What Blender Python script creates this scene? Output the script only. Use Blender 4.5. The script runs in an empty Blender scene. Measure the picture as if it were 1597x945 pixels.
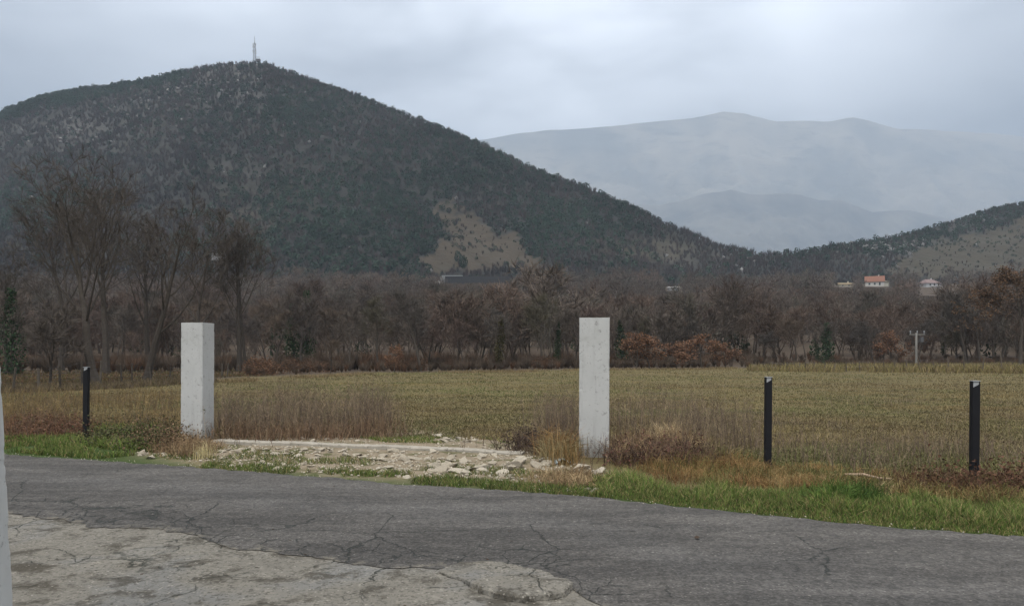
import bpy, math, random
import numpy as np

sc = bpy.context.scene
COL = sc.collection
F = 1200.0          # focal length in photo pixels
CX, HY = 798.5, 550.0
EYE = 1.6
R = math.radians


def rng(s):
    return np.random.default_rng(s)


def ray_x(px, Y):
    return (np.asarray(px) - CX) / F * Y


def ray_z(py, Y):
    return EYE - (np.asarray(py) - HY) / F * Y


def gpt(px, py):
    """ground point (flat ground) seen in direction px, py"""
    Y = EYE * F / (np.asarray(py, float) - HY)
    return ray_x(px, Y), Y


# ------------------------------------------------------------------ noise
def vnoise(x, y, seed=0):
    x = np.asarray(x, float)
    y = np.asarray(y, float)
    xi = np.floor(x).astype(np.int64)
    yi = np.floor(y).astype(np.int64)
    fx = x - xi
    fy = y - yi
    fx = fx * fx * (3 - 2 * fx)
    fy = fy * fy * (3 - 2 * fy)

    def h(a, b):
        n = (a * 374761393 + b * 668265263 + seed * 974634777) & 0xFFFFFFFF
        n = ((n ^ (n >> 13)) * 1274126177) & 0xFFFFFFFF
        n = n ^ (n >> 16)
        return (n & 0xFFFF) / 65535.0
    a = h(xi, yi)
    b = h(xi + 1, yi)
    c = h(xi, yi + 1)
    d = h(xi + 1, yi + 1)
    return (a * (1 - fx) + b * fx) * (1 - fy) + (c * (1 - fx) + d * fx) * fy


def fbm(x, y, seed=0, octs=4):
    s = 0
    a = 0.5
    t = 0
    for i in range(octs):
        s = s + a * vnoise(x * 2 ** i, y * 2 ** i, seed + i * 17)
        t += a
        a *= 0.55
    return s / t


def sstep(a, b, x):
    t = np.clip((np.asarray(x, float) - a) / (b - a), 0, 1)
    return t * t * (3 - 2 * t)


def inpoly(px, py, poly):
    px = np.asarray(px, float)
    py = np.asarray(py, float)
    r = np.zeros(px.shape, bool)
    n = len(poly)
    j = n - 1
    for i in range(n):
        xi, yi = poly[i]
        xj, yj = poly[j]
        c = ((yi > py) != (yj > py)) & (px < (xj - xi) * (py - yi) / (yj - yi + 1e-12) + xi)
        r ^= c
        j = i
    return r


# ------------------------------------------------------------------ mesh helpers
def mesh(name, V, faces, mat=None, tint=None, smooth=False, attrs=None):
    """faces: list of int arrays (n,3)/(n,4)"""
    me = bpy.data.meshes.new(name)
    V = np.asarray(V, np.float32).reshape(-1, 3)
    fl = [np.asarray(f, np.int32) for f in faces if len(f)]
    me.vertices.add(len(V))
    me.vertices.foreach_set('co', V.ravel())
    nl = sum(f.size for f in fl)
    nf = sum(len(f) for f in fl)
    me.loops.add(nl)
    me.loops.foreach_set('vertex_index', np.concatenate([f.ravel() for f in fl]))
    me.polygons.add(nf)
    st = []
    o = 0
    for f in fl:
        k = f.shape[1]
        st.append(o + np.arange(len(f)) * k)
        o += f.size
    me.polygons.foreach_set('loop_start', np.concatenate(st).astype(np.int32))
    me.polygons.foreach_set('use_smooth', np.full(nf, smooth))
    me.update(calc_edges=True)
    if tint is not None:
        t = np.ones((len(V), 4), np.float32)
        t[:, :3] = tint
        a = me.attributes.new('tint', 'FLOAT_COLOR', 'POINT')
        a.data.foreach_set('color', t.ravel())
    for k, v in (attrs or {}).items():
        a = me.attributes.new(k, 'FLOAT', 'POINT')
        a.data.foreach_set('value', np.asarray(v, np.float32).ravel())
    if mat:
        me.materials.append(mat)
    return me


def link(name, me, parent=None, loc=None, rz=None):
    o = bpy.data.objects.new(name, me)
    COL.objects.link(o)
    if parent:
        o.parent = parent
    if loc is not None:
        o.location = loc
    if rz is not None:
        o.rotation_euler = (0, 0, rz)
    return o


def tag(o, label=None, cat=None, group=None, kind=None):
    if label:
        o['label'] = label
    if cat:
        o['category'] = cat
    if group:
        o['group'] = group
    if kind:
        o['kind'] = kind
    return o


def empty(name, loc, label, cat, group=None, rz=0):
    o = bpy.data.objects.new(name, None)
    COL.objects.link(o)
    o.location = loc
    o.rotation_euler = (0, 0, rz)
    o.empty_display_size = 0.2
    return tag(o, label, cat, group)


def copy_tree(o, parent=None):
    kids = list(o.children)
    c = o.copy()
    COL.objects.link(c)
    if parent:
        c.parent = parent
    for k in kids:
        copy_tree(k, c)
    return c


class MB:
    """collects boxes, tubes and raw faces"""

    def __init__(self):
        self.V = []
        self.T = []
        self.Q = []
        self.C = []
        self.n = 0

    def add(self, V, T=None, Q=None, tint=None):
        V = np.asarray(V, float).reshape(-1, 3)
        if T is not None and len(T):
            self.T.append(np.asarray(T) + self.n)
        if Q is not None and len(Q):
            self.Q.append(np.asarray(Q) + self.n)
        self.V.append(V)
        c = np.empty((len(V), 3))
        c[:] = (1, 1, 1) if tint is None else tint
        self.C.append(c)
        self.n += len(V)

    def box(self, c, s, rz=0, tint=None):
        x, y, z = (np.array(s) / 2)
        V = np.array([[-x, -y, -z], [x, -y, -z], [x, y, -z], [-x, y, -z], [-x, -y, z], [x, -y, z], [x, y, z], [-x, y, z]])
        ca, sa = math.cos(rz), math.sin(rz)
        V = V @ np.array([[ca, sa, 0], [-sa, ca, 0], [0, 0, 1]]) + np.array(c)
        self.add(V, Q=[[0, 3, 2, 1], [4, 5, 6, 7], [0, 1, 5, 4], [1, 2, 6, 5], [2, 3, 7, 6], [3, 0, 4, 7]], tint=tint)

    def prism(self, poly, y0, y1, tint=None):
        """polygon in x,z extruded along y"""
        n = len(poly)
        V = [(p[0], y0, p[1]) for p in poly] + [(p[0], y1, p[1]) for p in poly]
        Q = [[i, (i + 1) % n, n + (i + 1) % n, n + i] for i in range(n)]
        T = [[0, i, i + 1] for i in range(1, n - 1)] + [[n, n + i + 1, n + i] for i in range(1, n - 1)]
        self.add(V, T=T, Q=Q, tint=tint)

    def tube(self, pts, rad, sides=6, tint=None, cap=True):
        pts = np.asarray(pts, float)
        n = len(pts)
        rad = np.broadcast_to(np.asarray(rad, float), (n,))
        d = np.gradient(pts, axis=0)
        d /= np.linalg.norm(d, axis=1, keepdims=True) + 1e-9
        ref = np.array([1.0, 0, 0]) if abs(d[0, 0]) < 0.8 else np.array([0, 1.0, 0])
        u = np.cross(d, ref)
        u /= np.linalg.norm(u, axis=1, keepdims=True) + 1e-9
        w = np.cross(d, u)
        a = np.arange(sides) / sides * 2 * np.pi
        ring = (pts[:, None, :] + rad[:, None, None] * (np.cos(a)[None, :, None] * u[:, None, :] + np.sin(a)[None, :, None] * w[:, None, :]))
        V = ring.reshape(-1, 3)
        i = np.arange(n - 1)[:, None] * sides
        j = np.arange(sides)[None, :]
        j2 = (j + 1) % sides
        Q = np.stack([i + j, i + j2, i + sides + j2, i + sides + j], -1).reshape(-1, 4)
        T = None
        if cap and rad[-1] > 0.004:
            b = (n - 1) * sides
            T = [[b, b + k, b + k + 1] for k in range(1, sides - 1)]
        self.add(V, T=T, Q=Q, tint=tint)

    def mesh(self, name, mat, smooth=False):
        return mesh(name, np.concatenate(self.V), [np.concatenate(x) for x in (self.T, self.Q) if x], mat,
                    np.concatenate(self.C), smooth)

    def arrays(self):
        return np.concatenate(self.V), (np.concatenate(self.T) if self.T else np.zeros((0, 3), int)), \
            (np.concatenate(self.Q) if self.Q else np.zeros((0, 4), int)), np.concatenate(self.C)

    def build(self, name, mat, parent=None, smooth=False, loc=None):
        return link(name, self.mesh(name, mat, smooth), parent, loc)


def strips(p0, p1, width, r, p2=None, tint=(1, 1, 1), tip=0.25):
    """flat tapered blades from p0 to p1 (and on to p2); returns V,T,C"""
    n = len(p0)
    d = p1 - p0
    side = np.cross(d, r.normal(size=(n, 3)))
    side /= np.linalg.norm(side, axis=1, keepdims=True) + 1e-9
    w = np.broadcast_to(np.asarray(width, float), (n,))[:, None]
    tint = np.broadcast_to(np.asarray(tint, float), (n, 3))
    if p2 is None:
        V = np.stack([p0 - side * w / 2, p0 + side * w / 2, p1], 1)
        T = np.arange(n)[:, None] * 3 + np.array([[0, 1, 2]])
        return V.reshape(-1, 3), T, np.repeat(tint, 3, 0)
    V = np.stack([p0 - side * w / 2, p0 + side * w / 2, p1 + side * w * .4, p1 - side * w * .4, p2], 1)
    b = np.arange(n)[:, None] * 5
    T = np.concatenate([b + np.array([[0, 1, 2]]), b + np.array([[0, 2, 3]]), b + np.array([[3, 2, 4]])])
    return V.reshape(-1, 3), T, np.repeat(tint, 5, 0)


def leaves(pos, size, r, tint, flat=0.0):
    """random triangles pairs (quads) at pos"""
    n = len(pos)
    a = r.normal(size=(n, 3))
    a /= np.linalg.norm(a, axis=1, keepdims=True)
    b = np.cross(a, r.normal(size=(n, 3)))
    b /= np.linalg.norm(b, axis=1, keepdims=True)
    s = np.broadcast_to(np.asarray(size, float), (n,))[:, None]
    V = np.stack([pos - a * s * .5, pos + b * s * .32, pos + a * s * .5, pos - b * s * .32], 1).reshape(-1, 3)
    Q = np.arange(n)[:, None] * 4 + np.array([[0, 1, 2, 3]])
    return V, Q, np.repeat(np.broadcast_to(np.asarray(tint, float), (n, 3)), 4, 0)


def scatter(protos, which, pos, scale, rot, tint):
    """merge copies of proto meshes (V,T,C) into big arrays"""
    VV, TT, CC = [], [], []
    o = 0
    for k, (V, T, C) in enumerate(protos):
        m = np.where(which == k)[0]
        if not len(m):
            continue
        ca, sa = np.cos(rot[m])[:, None], np.sin(rot[m])[:, None]
        s = scale[m]
        x = V[None, :, 0] * s[:, 0:1]
        y = V[None, :, 1] * s[:, 0:1]
        z = V[None, :, 2] * s[:, 1:2]
        P = np.stack([x * ca - y * sa, x * sa + y * ca, z], -1) + pos[m][:, None, :]
        VV.append(P.reshape(-1, 3))
        TT.append((T[None] + (np.arange(len(m)) * len(V))[:, None, None]).reshape(-1, 3) + o)
        CC.append((C[None] * tint[m][:, None, :]).reshape(-1, 3))
        o += len(m) * len(V)
    return np.concatenate(VV), np.concatenate(TT), np.concatenate(CC)


# ------------------------------------------------------------------ materials
class NT:
    def __init__(self, name, vol=False):
        self.m = bpy.data.materials.new(name)
        self.m.use_nodes = True
        self.t = self.m.node_tree
        self.N = self.t.nodes
        self.L = self.t.links
        self.b = self.N['Principled BSDF']
        self.b.inputs['Roughness'].default_value = 0.9
        self.b.inputs['Specular IOR Level'].default_value = 0.15

    def new(self, typ, **kw):
        n = self.N.new(typ)
        for k, v in kw.items():
            setattr(n, k, v)
        return n

    def put(self, n, k, v):
        if isinstance(v, bpy.types.NodeSocket):
            self.L.new(v, n.inputs[k])
        else:
            n.inputs[k].default_value = v

    def coord(self, kind='Object', scale=(1, 1, 1), rot=(0, 0, 0)):
        tc = self.new('ShaderNodeTexCoord')
        mp = self.new('ShaderNodeMapping')
        mp.inputs['Scale'].default_value = scale
        mp.inputs['Rotation'].default_value = rot
        self.L.new(tc.outputs[kind], mp.inputs['Vector'])
        return mp.outputs[0]

    def noise(self, vec, scale, detail=3, rough=0.55, dist=0.0):
        n = self.new('ShaderNodeTexNoise')
        self.put(n, 'Vector', vec)
        self.put(n, 'Scale', scale)
        self.put(n, 'Detail', detail)
        self.put(n, 'Roughness', rough)
        self.put(n, 'Distortion', dist)
        return n.outputs['Fac']

    def warp(self, vec, scale, amt):
        n = self.new('ShaderNodeTexNoise')
        self.put(n, 'Vector', vec)
        self.put(n, 'Scale', scale)
        self.put(n, 'Detail', 3.0)
        s = self.new('ShaderNodeVectorMath', operation='SUBTRACT')
        self.L.new(n.outputs['Color'], s.inputs[0])
        s.inputs[1].default_value = (.5, .5, .5)
        c = self.new('ShaderNodeVectorMath', operation='SCALE')
        self.L.new(s.outputs[0], c.inputs[0])
        c.inputs['Scale'].default_value = amt
        a = self.new('ShaderNodeVectorMath', operation='ADD')
        self.L.new(c.outputs[0], a.inputs[0])
        self.L.new(vec, a.inputs[1])
        return a.outputs[0]

    def vor(self, vec, scale, feature='F1', out='Distance'):
        n = self.new('ShaderNodeTexVoronoi', feature=feature)
        self.put(n, 'Vector', vec)
        self.put(n, 'Scale', scale)
        return n.outputs[out]

    def ramp(self, fac, a, b, lo=0.0, hi=1.0):
        n = self.new('ShaderNodeMapRange', interpolation_type='SMOOTHSTEP')
        self.put(n, 'Value', fac)
        self.put(n, 'From Min', a)
        self.put(n, 'From Max', b)
        self.put(n, 'To Min', lo)
        self.put(n, 'To Max', hi)
        return n.outputs[0]

    def math(self, op, a, b=0.0, clamp=False):
        n = self.new('ShaderNodeMath', operation=op, use_clamp=clamp)
        self.put(n, 0, a)
        self.put(n, 1, b)
        return n.outputs[0]

    def mix(self, fac, a, b, mode='MIX'):
        n = self.new('ShaderNodeMix', data_type='RGBA', blend_type=mode)
        self.put(n, 0, fac)
        for k, v in ((6, a), (7, b)):
            if isinstance(v, bpy.types.NodeSocket):
                self.L.new(v, n.inputs[k])
            else:
                n.inputs[k].default_value = (*v, 1)
        return n.outputs[2]

    def attr(self, name, out='Color'):
        n = self.new('ShaderNodeAttribute', attribute_name=name)
        return n.outputs[out]

    def col(self, c):
        self.put(self.b, 'Base Color', c if isinstance(c, bpy.types.NodeSocket) else (*c, 1))

    def bump(self, h, strength=0.5, dist=0.02):
        n = self.new('ShaderNodeBump')
        self.put(n, 'Strength', strength)
        self.put(n, 'Distance', dist)
        self.put(n, 'Height', h)
        self.L.new(n.outputs[0], self.b.inputs['Normal'])


def mat_tint(name, rough=0.9, var=0.25, scale=3.0, spec=0.15):
    t = NT(name)
    v = t.coord('Object')
    n = t.noise(v, scale, 4)
    c = t.mix(1.0, t.attr('tint'), t.mix(n, (1 - var,) * 3, (1 + var,) * 3), 'MULTIPLY')
    t.col(c)
    t.b.inputs['Roughness'].default_value = rough
    t.b.inputs['Specular IOR Level'].default_value = spec
    return t.m


M = {}
M['plant'] = mat_tint('plant_matter', .85, .25, 2.0)
M['wood'] = mat_tint('far_foliage', .95, .3, .08, .05)
M['bark'] = mat_tint('bark', .95, .4, 6.0, .1)
M['house'] = mat_tint('house_surfaces', .9, .12, 1.5)

# concrete of the pillars
t = NT('weathered_concrete')
v = t.coord('Object')
vs = t.coord('Object', (9, 9, 0.9))
base = t.mix(t.noise(v, 2.2, 4), (.36, .37, .37), (.49, .50, .50))
base = t.mix(t.ramp(t.noise(vs, 1.6, 5, .6), .52, .76, 0, .42), base, (.28, .28, .275))
base = t.mix(t.ramp(t.noise(v, 14, 5, .7), .56, .68, 0, .65), base, (.19, .19, .185))
pore = t.ramp(t.vor(t.warp(v, 6, .05), 26), .10, .17, 1, 0)
pm = t.math('MULTIPLY', pore, t.ramp(t.noise(v, 3.3, 3), .5, .62))
base = t.mix(t.math('MULTIPLY', pm, .75), base, (.13, .13, .13))
base = t.mix(t.ramp(t.noise(t.coord('Object', (22, 22, .7)), 1.4, 4, .6), .60, .78, 0, .28), base, (.22, .22, .215))
base = t.mix(t.ramp(t.noise(v, 1.3, 5, .65), .54, .70, 0, .45), base, (.24, .24, .225))
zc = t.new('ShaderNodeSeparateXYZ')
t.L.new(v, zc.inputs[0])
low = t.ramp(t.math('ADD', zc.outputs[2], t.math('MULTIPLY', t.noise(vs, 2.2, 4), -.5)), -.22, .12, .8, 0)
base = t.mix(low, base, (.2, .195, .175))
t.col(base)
bm_ = t.math('ADD', t.math('MULTIPLY', t.noise(v, 9, 5, .65), .3), t.math('MULTIPLY', pm, -.8))
t.bump(t.math('ADD', bm_, t.math('MULTIPLY', t.noise(v, 60, 3), .15)), .4, .006)
M['concrete'] = t.m

# limestone
t = NT('pale_limestone')
v = t.coord('Object')
oi = t.new('ShaderNodeObjectInfo')
b_ = t.mix(t.noise(v, 5, 5, .65), (.32, .285, .225), (.60, .55, .465))
b_ = t.mix(t.ramp(t.noise(v, 17, 4), .55, .75, 0, .6), b_, (.13, .11, .075))
b_ = t.mix(t.math('MULTIPLY', oi.outputs['Random'], .5), b_, (.22, .185, .135))
t.col(b_)
t.bump(t.noise(v, 22, 5, .7), .7, .03)
M['rock'] = t.m

# asphalt
t = NT('worn_asphalt')
v = t.coord('Object')
vr = t.coord('Object', (.35, 1.6, 1), (0, 0, R(23)))
across = t.attr('across', 'Fac')
a2 = t.math('ADD', across, t.math('MULTIPLY', t.math('SUBTRACT', t.noise(vr, .9, 4), .5), .35))
b_ = t.mix(t.noise(v, .55, 5), (.050, .048, .046), (.076, .072, .069))
dark = t.ramp(a2, .30, .56, 1, 0)
along = t.attr('along', 'Fac')
dark = t.math('MULTIPLY', dark, t.ramp(along, .30, .70, 1, .15))
b_ = t.mix(t.math('MULTIPLY', dark, .85), b_, (.026, .025, .024))
track = t.math('MULTIPLY', t.ramp(a2, .36, .52), t.ramp(a2, .58, .74, 1, 0))
b_ = t.mix(t.math('MULTIPLY', track, .45), b_, (.092, .094, .099))
b_ = t.mix(t.math('MULTIPLY', t.ramp(a2, .72, .95), .4), b_, (.082, .075, .069))
b_ = t.mix(t.ramp(t.noise(v, 2.6, 6, .7), .55, .75, 0, .35), b_, (.065, .062, .06))
b_ = t.mix(t.ramp(t.noise(v, 13, 4, .75), .38, .64, 0, 1), t.mix(.5, b_, (.022, .021, .02)), t.mix(.22, b_, (.20, .19, .18)))
b_ = t.mix(t.ramp(t.noise(v, 34, 3, .7), .40, .62, 0, 1), t.mix(.45, b_, (.02, .02, .02)), t.mix(.25, b_, (.22, .21, .20)))
sp = t.new('ShaderNodeTexVoronoi', feature='F1')
t.put(sp, 'Vector', v)
t.put(sp, 'Scale', 48.0)
sh = t.new('ShaderNodeSeparateColor')
t.L.new(sp.outputs['Color'], sh.inputs[0])
stone = t.math('MULTIPLY', t.ramp(sp.outputs['Distance'], .25, .45, 1, 0), t.ramp(sh.outputs[0], .72, .95))
b_ = t.mix(t.math('MULTIPLY', stone, .6), b_, (.27, .26, .25))
pit = t.math('MULTIPLY', t.ramp(sp.outputs['Distance'], .2, .5, 1, 0), t.ramp(sh.outputs[1], .70, .9))
b_ = t.mix(t.math('MULTIPLY', pit, .55), b_, (.035, .035, .035))
sp2 = t.vor(v, 17.0, 'F1', 'Color')
sh2 = t.new('ShaderNodeSeparateColor')
t.L.new(sp2, sh2.inputs[0])
d17 = t.vor(v, 17.0)
big = t.math('MULTIPLY', t.ramp(d17, .12, .2, 1, 0), t.ramp(sh2.outputs[0], .84, .93))
b_ = t.mix(t.math('MULTIPLY', big, .8), b_, (.30, .285, .265))
b_ = t.mix(t.ramp(t.noise(vr, 1.1, 6, .7), .40, .62, 0, 1), t.mix(.45, b_, (.028, .027, .026)), t.mix(.12, b_, (.17, .16, .15)))
# cracks
w1 = t.warp(t.warp(t.warp(v, 1.0, .5), 5, .10), 18, .05)
cr = t.ramp(t.vor(w1, .85, 'DISTANCE_TO_EDGE'), .002, .008, 1, 0)
cr2 = t.ramp(t.vor(w1, 3.1, 'DISTANCE_TO_EDGE'), .004, .020, 1, 0)
crm = t.ramp(t.math('ADD', t.math('MULTIPLY', dark, .25), t.noise(v, .55, 3)), .53, .64)
cr2m = t.ramp(t.math('ADD', t.math('MULTIPLY', t.ramp(a2, .12, .3, 1, 0), .3), t.noise(v, .8, 3)), .58, .70)
crack = t.math('MAXIMUM', t.math('MULTIPLY', cr, crm), t.math('MULTIPLY', cr2, cr2m))
b_ = t.mix(t.math('MULTIPLY', crack, .7), b_, (.012, .017, .016))
edge = t.ramp(t.math('ADD', across, t.math('MULTIPLY', t.math('SUBTRACT', t.noise(v, 3.5, 7, .8), .5), .42)), -.03, .012, 1, 0)
b_ = t.mix(t.math('MULTIPLY', edge, .9), b_, t.mix(t.noise(v, 11, 5, .7), (.06, .055, .046), (.21, .195, .165)))
t.col(b_)
t.b.inputs['Roughness'].default_value = .78
t.b.inputs['Specular IOR Level'].default_value = .22
hh = t.math('ADD', t.math('MULTIPLY', t.ramp(sp.outputs['Distance'], 0, .6, 1, 0), .5), t.math('MULTIPLY', t.noise(v, 90, 3), .5))
hh = t.math('ADD', hh, t.math('MULTIPLY', crack, -2.0))
t.bump(hh, .75, .012)
M['asphalt'] = t.m

# concrete apron
t = NT('stained_apron')
v = t.coord('Object')
b_ = t.mix(t.noise(v, 1.4, 6, .65), (.112, .106, .093), (.228, .217, .192))
b_ = t.mix(t.ramp(t.noise(v, .7, 4, .6, .6), .48, .64, 0, .8), b_, (.16, .162, .16))
b_ = t.mix(t.ramp(t.noise(v, 3.2, 5, .7), .50, .64, 0, .8), b_, (.05, .045, .036))
b_ = t.mix(t.ramp(t.noise(v, 9, 5, .7), .54, .70, 0, .6), b_, (.27, .255, .22))
b_ = t.mix(t.ramp(t.noise(v, 30, 4, .7), .52, .64, 0, .7), b_, (.04, .037, .032))
dirt = t.attr('dirt', 'Fac')
dm = t.ramp(t.math('ADD', dirt, t.math('MULTIPLY', t.math('SUBTRACT', t.noise(v, 6, 7, .8), .5), 1.7)), .4, .8, 0, .85)
b_ = t.mix(dm, b_, (.048, .042, .032))
w1 = t.warp(t.warp(t.warp(v, 1.6, .45), 7, .09), 20, .04)
cr = t.ramp(t.vor(w1, 1.1, 'DISTANCE_TO_EDGE'), .002, .009, 1, 0)
cr = t.math('MULTIPLY', cr, t.ramp(t.noise(v, .9, 3), .44, .56))
cr2 = t.ramp(t.vor(w1, 4.2, 'DISTANCE_TO_EDGE'), .005, .025, 1, 0)
cr2 = t.math('MULTIPLY', cr2, t.ramp(t.noise(v, 1.1, 3), .55, .65))
crack = t.math('MAXIMUM', cr, cr2)
b_ = t.mix(t.math('MULTIPLY', crack, .75), b_, (.02, .026, .021))
g = t.new('ShaderNodeTexVoronoi', feature='F1')
t.put(g, 'Vector', v)
t.put(g, 'Scale', 42.0)
gs = t.new('ShaderNodeSeparateColor')
t.L.new(g.outputs['Color'], gs.inputs[0])
gr = t.math('MULTIPLY', t.ramp(g.outputs['Distance'], .22, .42, 1, 0), t.ramp(gs.outputs[0], .7, .95))
b_ = t.mix(t.math('MULTIPLY', gr, .55), b_, (.38, .36, .32))
gp = t.math('MULTIPLY', t.ramp(g.outputs['Distance'], .25, .5, 1, 0), t.ramp(gs.outputs[1], .68, .92))
b_ = t.mix(t.math('MULTIPLY', gp, .5), b_, (.06, .057, .05))
t.col(b_)
hh = t.math('ADD', t.math('MULTIPLY', t.noise(v, 12, 6, .7), 1.6), t.math('MULTIPLY', t.noise(v, 70, 3), .5))
hh = t.math('ADD', hh, t.math('MULTIPLY', crack, -1.5))
t.bump(hh, .8, .02)
M['apron'] = t.m

# ground soils
t = NT('soil_and_turf')
v = t.coord('Object')
field = t.mix(t.noise(v, .55, 5, .6), (.135, .103, .05), (.10, .092, .036))
field = t.mix(t.ramp(t.noise(t.coord('Object', (.35, 1.4, 1), (0, 0, R(-12))), .8, 5, .6), .48, .68, 0, .8), field, (.06, .044, .026))
field = t.mix(t.ramp(t.noise(v, 7, 5, .7), .5, .7, 0, .6), field, (.14, .105, .052))
c = t.mix(t.attr('green', 'Fac'), field, t.mix(t.noise(v, 3, 4), (.025, .05, .010), (.05, .07, .02)))
pale = t.mix(t.noise(v, 5, 6, .7), (.11, .085, .055), (.30, .255, .19))
pale = t.mix(t.ramp(t.noise(v, 2.2, 5, .65), .50, .62, 0, .85), pale, (.06, .065, .022))
c = t.mix(t.attr('pale', 'Fac'), c, pale)
c = t.mix(t.attr('litter', 'Fac'), c, t.mix(t.noise(v, .4, 5), (.055, .043, .034), (.095, .072, .053)))
t.col(c)
t.bump(t.noise(v, 14, 5, .7), .6, .05)
M['ground'] = t.m

# hills
t = NT('hillside_scrub_soil')
v = t.coord('Object')
c = t.mix(1.0, t.attr('tint'), t.mix(t.noise(v, .06, 6, .7), (.5, .5, .5), (1.5, 1.48, 1.45)), 'MULTIPLY')
c = t.mix(t.ramp(t.noise(v, .035, 5, .7), .52, .66, 0, .3), c, (.05, .05, .036))
c = t.mix(t.ramp(t.noise(v, .22, 4, .7), .56, .68, 0, .6), c, (.05, .045, .035))
t.col(c)
t.bump(t.noise(v, .15, 5, .7), .7, 2.0)
M['hill'] = t.m

t = NT('far_mountain')
v = t.coord('Object', (1, 1, 1.0))
c = t.mix(t.ramp(t.noise(v, .0012, 7, .66), .35, .65), (.10, .11, .105), (.27, .245, .20))  # pale upper slopes imitate haze in the colour, so the crest fades into sky
c = t.mix(t.ramp(t.noise(t.coord('Object', (1, 1, 3)), .004, 5, .7), .52, .66, 0, .7), c, (.045, .055, .05))
g = t.new('ShaderNodeNewGeometry')
gs = t.new('ShaderNodeSeparateXYZ')
t.L.new(g.outputs['Position'], gs.inputs[0])
alt = t.math('ADD', gs.outputs[2], t.math('MULTIPLY', t.noise(v, .0011, 6, .65), 1500))
c = t.mix(t.ramp(alt, 1250, 2050, .85, 0), c, t.mix(t.noise(v, .004, 5, .7), (.03, .036, .036), (.085, .085, .075)))
t.col(c)
M['mountain'] = t.m
t = NT('far_foothill')
v = t.coord('Object', (1, 1, 1.0))
c = t.mix(t.ramp(t.noise(v, .003, 7, .68), .35, .65), (.035, .042, .045), (.15, .145, .125))
t.col(c)
M['foothill'] = t.m

t = NT('dark_painted_steel')
v = t.coord('Object')
t.col(t.mix(t.noise(v, 9, 4), (.006, .0065, .009), (.013, .0135, .017)))
t.b.inputs['Roughness'].default_value = .6
t.b.inputs['Specular IOR Level'].default_value = .2
M['post'] = t.m
t = NT('bare_galvanised_steel')
v = t.coord('Object')
t.col(t.mix(t.noise(v, 30, 3), (.27, .28, .30), (.42, .44, .46)))
t.b.inputs['Roughness'].default_value = .5
M['zinc'] = t.m
t = NT('thin_blue_plastic')
t.col(t.mix(t.noise(t.coord(), 8, 3), (.32, .40, .42), (.45, .52, .53)))
t.b.inputs['Roughness'].default_value = .4
M['plastic'] = t.m

# ------------------------------------------------------------------ terrain
ROADFAR = np.array([(-900, 655), (-300, 690), (0, 709), (150, 718), (300, 730), (420, 738), (520, 747), (610, 755), (700, 760), (800, 766), (950, 779), (1050, 790),
                    (1300, 816), (1597, 839), (1900, 860), (2600, 900)], float)
fx_, fy_ = gpt(ROADFAR[:, 0], ROADFAR[:, 1])


def road_far(x):
    return np.interp(x, fx_, fy_)


def edge_px(px):
    return EYE * F / (np.interp(px, [-60, 20, 340, 385, 450, 500, 600, 900, 1150, 1600], [617, 612, 597, 588, 584, 582, 579.5, 577, 573.5, 575]) - HY)


def edge_far(x):
    """far edge of the field"""
    return np.interp(x, [-60, -21, -17.2, -16.4, -15, -10.6, 6, 25, 47, 90], [24, 31, 41, 53, 60, 64, 71, 82, 76, 72])


def gz(x, y):
    x = np.asarray(x, float)
    y = np.asarray(y, float)
    z = 43.0 * np.clip((y - 88) / 392, 0, 1.15) ** 1.25
    off = y - road_far(x)
    verge = sstep(0.0, .5, off)
    z = z + verge * (0.02 + .05 * (fbm(x * .9, y * .9, 3, 3) - .4))
    z = z + sstep(3, 12, off) * (.22 * (fbm(x * .12, y * .12, 5, 3) - .5) - .02)
    z = z - .07 * sstep(-.15, -.5, off) * (y < 40) * (y > -30)
    return z


xs = np.unique(np.round(np.concatenate([-np.geomspace(14, 8900, 48), np.arange(-14, 14, .17), np.geomspace(14, 8900, 48)]), 3))
ys = np.unique(np.round(np.concatenate([-np.geomspace(1, 200, 12), np.arange(-1, 5, .5), np.arange(5, 19, .17), np.geomspace(19, 10800, 92)]), 3))
GX, GY = np.meshgrid(xs, ys)
GZ = gz(GX, GY)


def grid_faces(ny, nx):
    i = np.arange(ny - 1)[:, None] * nx
    j = np.arange(nx - 1)[None, :]
    return np.stack([i + j, i + j + 1, i + nx + j + 1, i + nx + j], -1).reshape(-1, 4)


def px_of(x, y):
    return CX + x / y * F


def py_of(y, z=0.0):
    return HY + (EYE - z) / y * F


Yp = np.maximum(GY, 3)
PX, PY = px_of(GX, Yp), py_of(Yp)
off = GY - road_far(GX)
nz = fbm(GX * 1.3, GY * 1.3, 9, 4)
# right-hand verge is green for ~1.3 m, narrower and patchier in front of the gate
vw = np.interp(PX, [0, 220, 330, 600, 930, 1000, 1597], [1.3, 1.2, .35, .5, .6, 1.2, 1.15])
green = sstep(0, .25, vw - off + (nz - .5) * .8) * (off > -.3) * (GY > 5)
green = np.maximum(green, .9 * inpoly(PX, PY, [(130, 662), (250, 664), (270, 684), (140, 684)]))
RUB = [(200, 712), (215, 706), (290, 688), (335, 684), (560, 676), (640, 672), (760, 684), (800, 694), (830, 712), (950, 735), (945, 768), (860, 768), (700, 752), (520, 742), (300, 726)]
pale = inpoly(PX, PY, RUB) * 1.0
k = np.ones(5) / 5
for ax in (0, 1):
    pale = np.apply_along_axis(lambda m: np.convolve(m, k, 'same'), ax, pale)
pale = np.clip(pale * 1.1 + (nz - .5) * .8 * (pale > .02), 0, 1) * (off > .03)
litter = sstep(-3, 3, GY - edge_far(GX) + (fbm(GX * .3, GY * .3, 12, 3) - .5) * 5)
grd = mesh('ground', np.stack([GX, GY, GZ], -1), [grid_faces(*GX.shape)], M['ground'], smooth=True,
           attrs={'green': green, 'pale': pale, 'litter': litter})
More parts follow.
